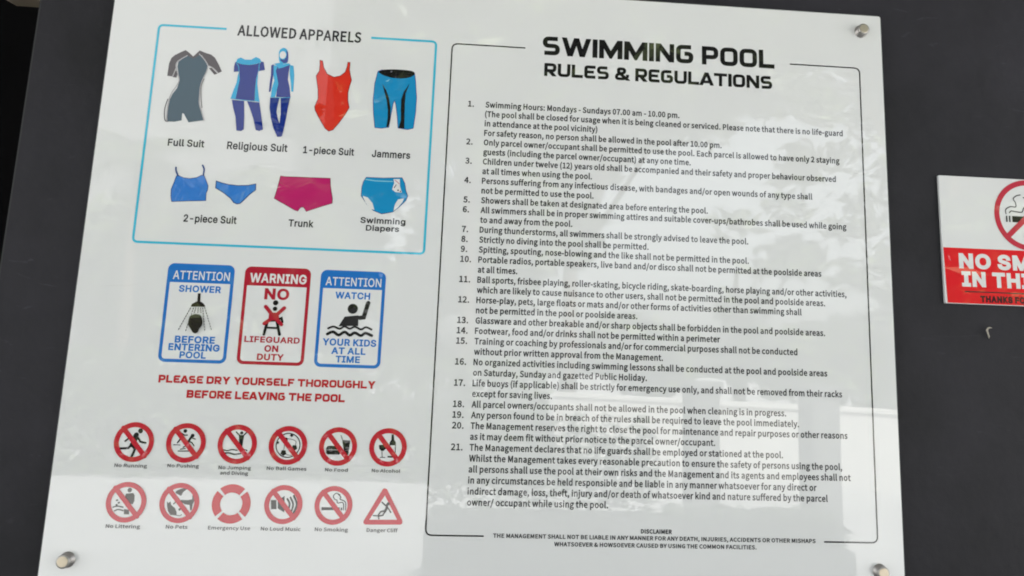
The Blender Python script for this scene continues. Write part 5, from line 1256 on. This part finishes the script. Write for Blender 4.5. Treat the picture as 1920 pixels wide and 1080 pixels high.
def tree(x, y, h, clumps, seed, label, sprays=()):
    rnd = random.Random(seed)
    root = bpy.data.objects.new('tree', None)
    C.objects.link(root)
    root.location = (x, y, 0)
    tag(root, label, 'tree', 'trees across the paving')
    tube([(0, 0, 0), (.05, .02, h * .25), (-.04, .05, h * .5), (.03, 0, h * .8)], [.17, .14, .11, .04], 10).build('trunk', BARK, root, smooth=True)
    for cx_, cy_, cz_, rr in clumps[:6]:
        tube([(0, 0, h * .35), (cx_ * .5, cy_ * .5, (cz_ + h * .35) * .5), (cx_, cy_, cz_)], [.07, .05, .02], 6).build('limb', BARK, root, smooth=True)
    cr_ = MB()
    for cx_, cy_, cz_, rr in clumps:
        leaves(cr_, rnd, (cx_, cy_, cz_), (rr, rr, rr * .8), int(300 * rr * rr), .26, .15)
    for cx_, cy_, cz_, rr in sprays:                      # thin twigs of leaves reaching into the openings
        leaves(cr_, rnd, (cx_, cy_, cz_), (rr * 1.3, rr, rr * .8), int(70 * rr) + 8, .2, .1)
    cr_.build('crown', LEAF, root)


GAPS = [(5.9, 5.6, .8, 1.3), (4.3, 4.0, 1.0, .8), (7.6, 5.2, .5, .8), (2.6, 3.5, .45, .5), (4.9, 4.9, .7, .6), (2.2, 4.6, .3, .4), (-1.9, 3.9, .5, .6), 
        (3.6, 5.4, .3, .5), (.2, 5.4, .3, .3), (-1.2, 7.6, .5, .4), (7.0, 3.3, .4, .5)]


def clumps(seed, n, x, rx, z0, z1, rr):
    """leaf clumps round a tree standing at x, leaving the openings between the crowns free"""
    rnd = random.Random(seed)
    out = []
    while len(out) < n:
        cx_, cy_, cz_, r_ = rnd.uniform(-rx, rx), rnd.uniform(-1.2, 1.2), rnd.uniform(z0, z1), rnd.uniform(*rr)
        if any(((x + cx_ - gx_) / (ga + r_ * .75)) ** 2 + ((cz_ - gz) / (gb + r_ * .65)) ** 2 < 1 for gx_, gz, ga, gb in GAPS):
            continue
        out.append((cx_, cy_, cz_, r_))
    return out


rs = random.Random(77)
tree(1.4, -12.4, 9, clumps(3, 70, 1.4, 4.0, 2.6, 10.5, (.6, 1.4)), 1, 'broad leafy tree across the paving',
     [(rs.uniform(-5.4, -3.2), rs.uniform(-.8, .8), rs.uniform(3.0, 8.4), rs.uniform(.2, .5)) for _ in range(16)])
tree(8.6, -12.0, 9, clumps(8, 46, 8.6, 3.4, 2.4, 10.5, (.6, 1.3)), 2, 'tall leafy tree at the end of the white garden wall',
     [(rs.uniform(-4.6, -.4), rs.uniform(-.8, .8), rs.uniform(3.0, 7.4), rs.uniform(.2, .6)) for _ in range(44)])
tree(4.9, -13.6, 4.4, clumps(11, 20, 4.9, 2.6, 1.2, 4.4, (.45, .9)), 3, 'small tree between the two tall ones')
tree(-7.5, -14, 4.2, clumps(15, 18, -7.5, 2.8, 1.6, 4.2, (.6, 1.1)), 4, 'low tree behind the far end of the clipped hedge')
tree(-3.4, -13.4, 4.2, clumps(21, 16, -3.4, 2.6, 1.6, 4.6, (.6, 1.1)), 5, 'low tree behind the middle of the clipped hedge')


def palm(x, y, h, fr, seed, label):
    """a slim trunk with arching fronds, each a rib with a comb of narrow leaflets"""
    rnd = random.Random(seed)
    root = bpy.data.objects.new('palm_tree', None)
    C.objects.link(root)
    root.location = (x, y, 0)
    tag(root, label, 'palm tree', 'palms beside the hedge')
    tube([(0, 0, 0), (.06, 0, h * .4), (.02, .05, h * .8), (0, 0, h)], [.13, .1, .08, .07], 10).build('trunk', BARK, root, smooth=True)
    for k in range(15):
        az = 2 * math.pi * k / 15 + rnd.uniform(-.15, .15)
        el = rnd.uniform(-.1, 1.1)
        mb = MB()
        P = []
        for i_ in range(9):
            u = i_ / 8
            P.append(Vector((math.cos(az) * fr * u * math.cos(el * (1 - u * .7)), math.sin(az) * fr * u * math.cos(el * (1 - u * .7)), h + fr * (u * math.sin(el) - .75 * u * u))))
        for i_ in range(8):
            t = (P[i_ + 1] - P[i_]).normalized()
            sd_ = t.cross(Vector((0, 0, 1))).normalized()
            L_ = fr * .34 * math.sin(math.pi * (.15 + .8 * i_ / 8)) + .05
            for hlf in (0, .5):
                b0 = P[i_].lerp(P[i_ + 1], hlf)
                for sg in (-1, 1):
                    tip = b0 + sd_ * sg * L_ + t * L_ * .55 - Vector((0, 0, L_ * .45))
                    mb.add([tuple(b0), tuple(b0 + t * .07), tuple(tip)], [(0, 1, 2)])
            mb.add([tuple(P[i_] - sd_ * .012), tuple(P[i_] + sd_ * .012), tuple(P[i_ + 1] + sd_ * .008), tuple(P[i_ + 1] - sd_ * .008)], [(0, 1, 2, 3)])
        mb.build('frond', LEAF, root)


tree(-1.6, -17.5, 11, clumps(41, 34, -1.6, 3.4, 3.5, 12.0, (.8, 1.6)), 6, 'tall leafy tree beside the corner of the pale building')
FACADE = plain('pale_facade', (0.15, 0.15, 0.15), 0.8, vary=0.06, vscale=1.2)
DARKGL = plain('window_glass', (0.05, 0.06, 0.07), 0.1)
fb = MB()
fb.box(-16, -3.82, -22, -15, 0, 11.5)
fb.box(-16.1, -3.72, -22, -14.9, 11.5, 11.8)
fo = fb.build('apartment_building', FACADE)
tag(fo, 'pale apartment building behind the hedge and low trees', 'building')
for k in range(4):
    for q in range(3):
        wb = MB()
        x_, z_ = -15.4 + q * 2.3, 1.2 + k * 2.7
        wb.box(x_ - .06, x_ + 1.36, -14.99, -14.94, z_ - .06, z_ + 1.36)
        wf = wb.build('window', WHITE, fo)
        wb = MB()
        wb.box(x_, x_ + .62, -14.95, -14.93, z_, z_ + 1.3)
        wb.box(x_ + .68, x_ + 1.3, -14.95, -14.93, z_, z_ + 1.3)
        wb.build('pane', DARKGL, wf)
palm(-3.0, -10.2, 3.9, 1.25, 31, 'slim palm behind the middle of the hedge')
palm(-5.7, -11.0, 4.6, 1.3, 32, 'slim palm behind the far end of the hedge')
palm(-0.4, -10.4, 5.0, 1.2, 33, 'slim palm in front of the broad leafy tree')
hd = MB()
rnd = random.Random(5)
for _ in range(14000):
    p = Vector((rnd.uniform(-9, 0.8), rnd.uniform(-9.4, -8.5), rnd.uniform(0, 1.55) ** 1.0))
    a = Vector((rnd.gauss(0, 1), rnd.gauss(0, 1), rnd.gauss(0, 1))).normalized() * .07
    q = a.cross(Vector((rnd.gauss(0, 1), rnd.gauss(0, 1), rnd.gauss(0, 1)))).normalized() * .035
    hd.add([tuple(p - a), tuple(p + q), tuple(p + a), tuple(p - q)], [(0, 1, 2, 3)])
tag(hd.build('hedge', HEDGE), 'clipped hedge at the far side of the paving', 'hedge')
gw = MB()
gw.box(0, 12, -.2, 0, 0, 1.0)
gw.box(-.02, 12, -.23, .03, 1.0, 1.06)
wo = gw.build('garden_wall', WHITE)
wo.location = (1.1, -11.4, 0)
wo.rotation_euler.z = math.radians(31)
tag(wo, 'low white garden wall beyond the posts', 'wall')
for x, lb in ((1.45, 'square grey post nearer the hedge'), (2.33, 'square grey post in front of the white garden wall')):
    pm = MB()
    pm.box(x, x + .2, -4.5, -4.24, 0, 1.35)
    pm.box(x - .02, x + .22, -4.53, -4.21, 1.35, 1.42)
    tag(pm.build('post', GREYP), lb, 'post', 'grey posts on the paving')

SOIL_SHRUB = leaf_mat('added_shrub_leaves', (0.02, 0.035, 0.01), (0.05, 0.07, 0.02))
for x0, x1, hh, top, lb in ((-0.35, 1.1, .55, 1.16, 'added grey box with tall dark shrubs, darkens the reflection'), (1.12, 2.3, .42, .60, 'added grey box with low dark plants, darkens the reflection')):
    bx = MB()
    bx.box(x0, x1, -4.1, -3.6, 0, hh)
    pl = bx.build('added_planter', GREYP)
    tag(pl, lb, 'added_planter', 'added boxes on the paving')  # leafy boxes added to stand in for the photographer's dark reflection
    lf = MB()
    for k in range(7):
        leaves(lf, rnd, (x0 + (x1 - x0) * (k + .5) / 7, -3.85, (hh + top) / 2), (.14, .22, (top - hh) / 2 + .05), 420, .035, .1)
    lf.build('added_shrub', SOIL_SHRUB, pl)
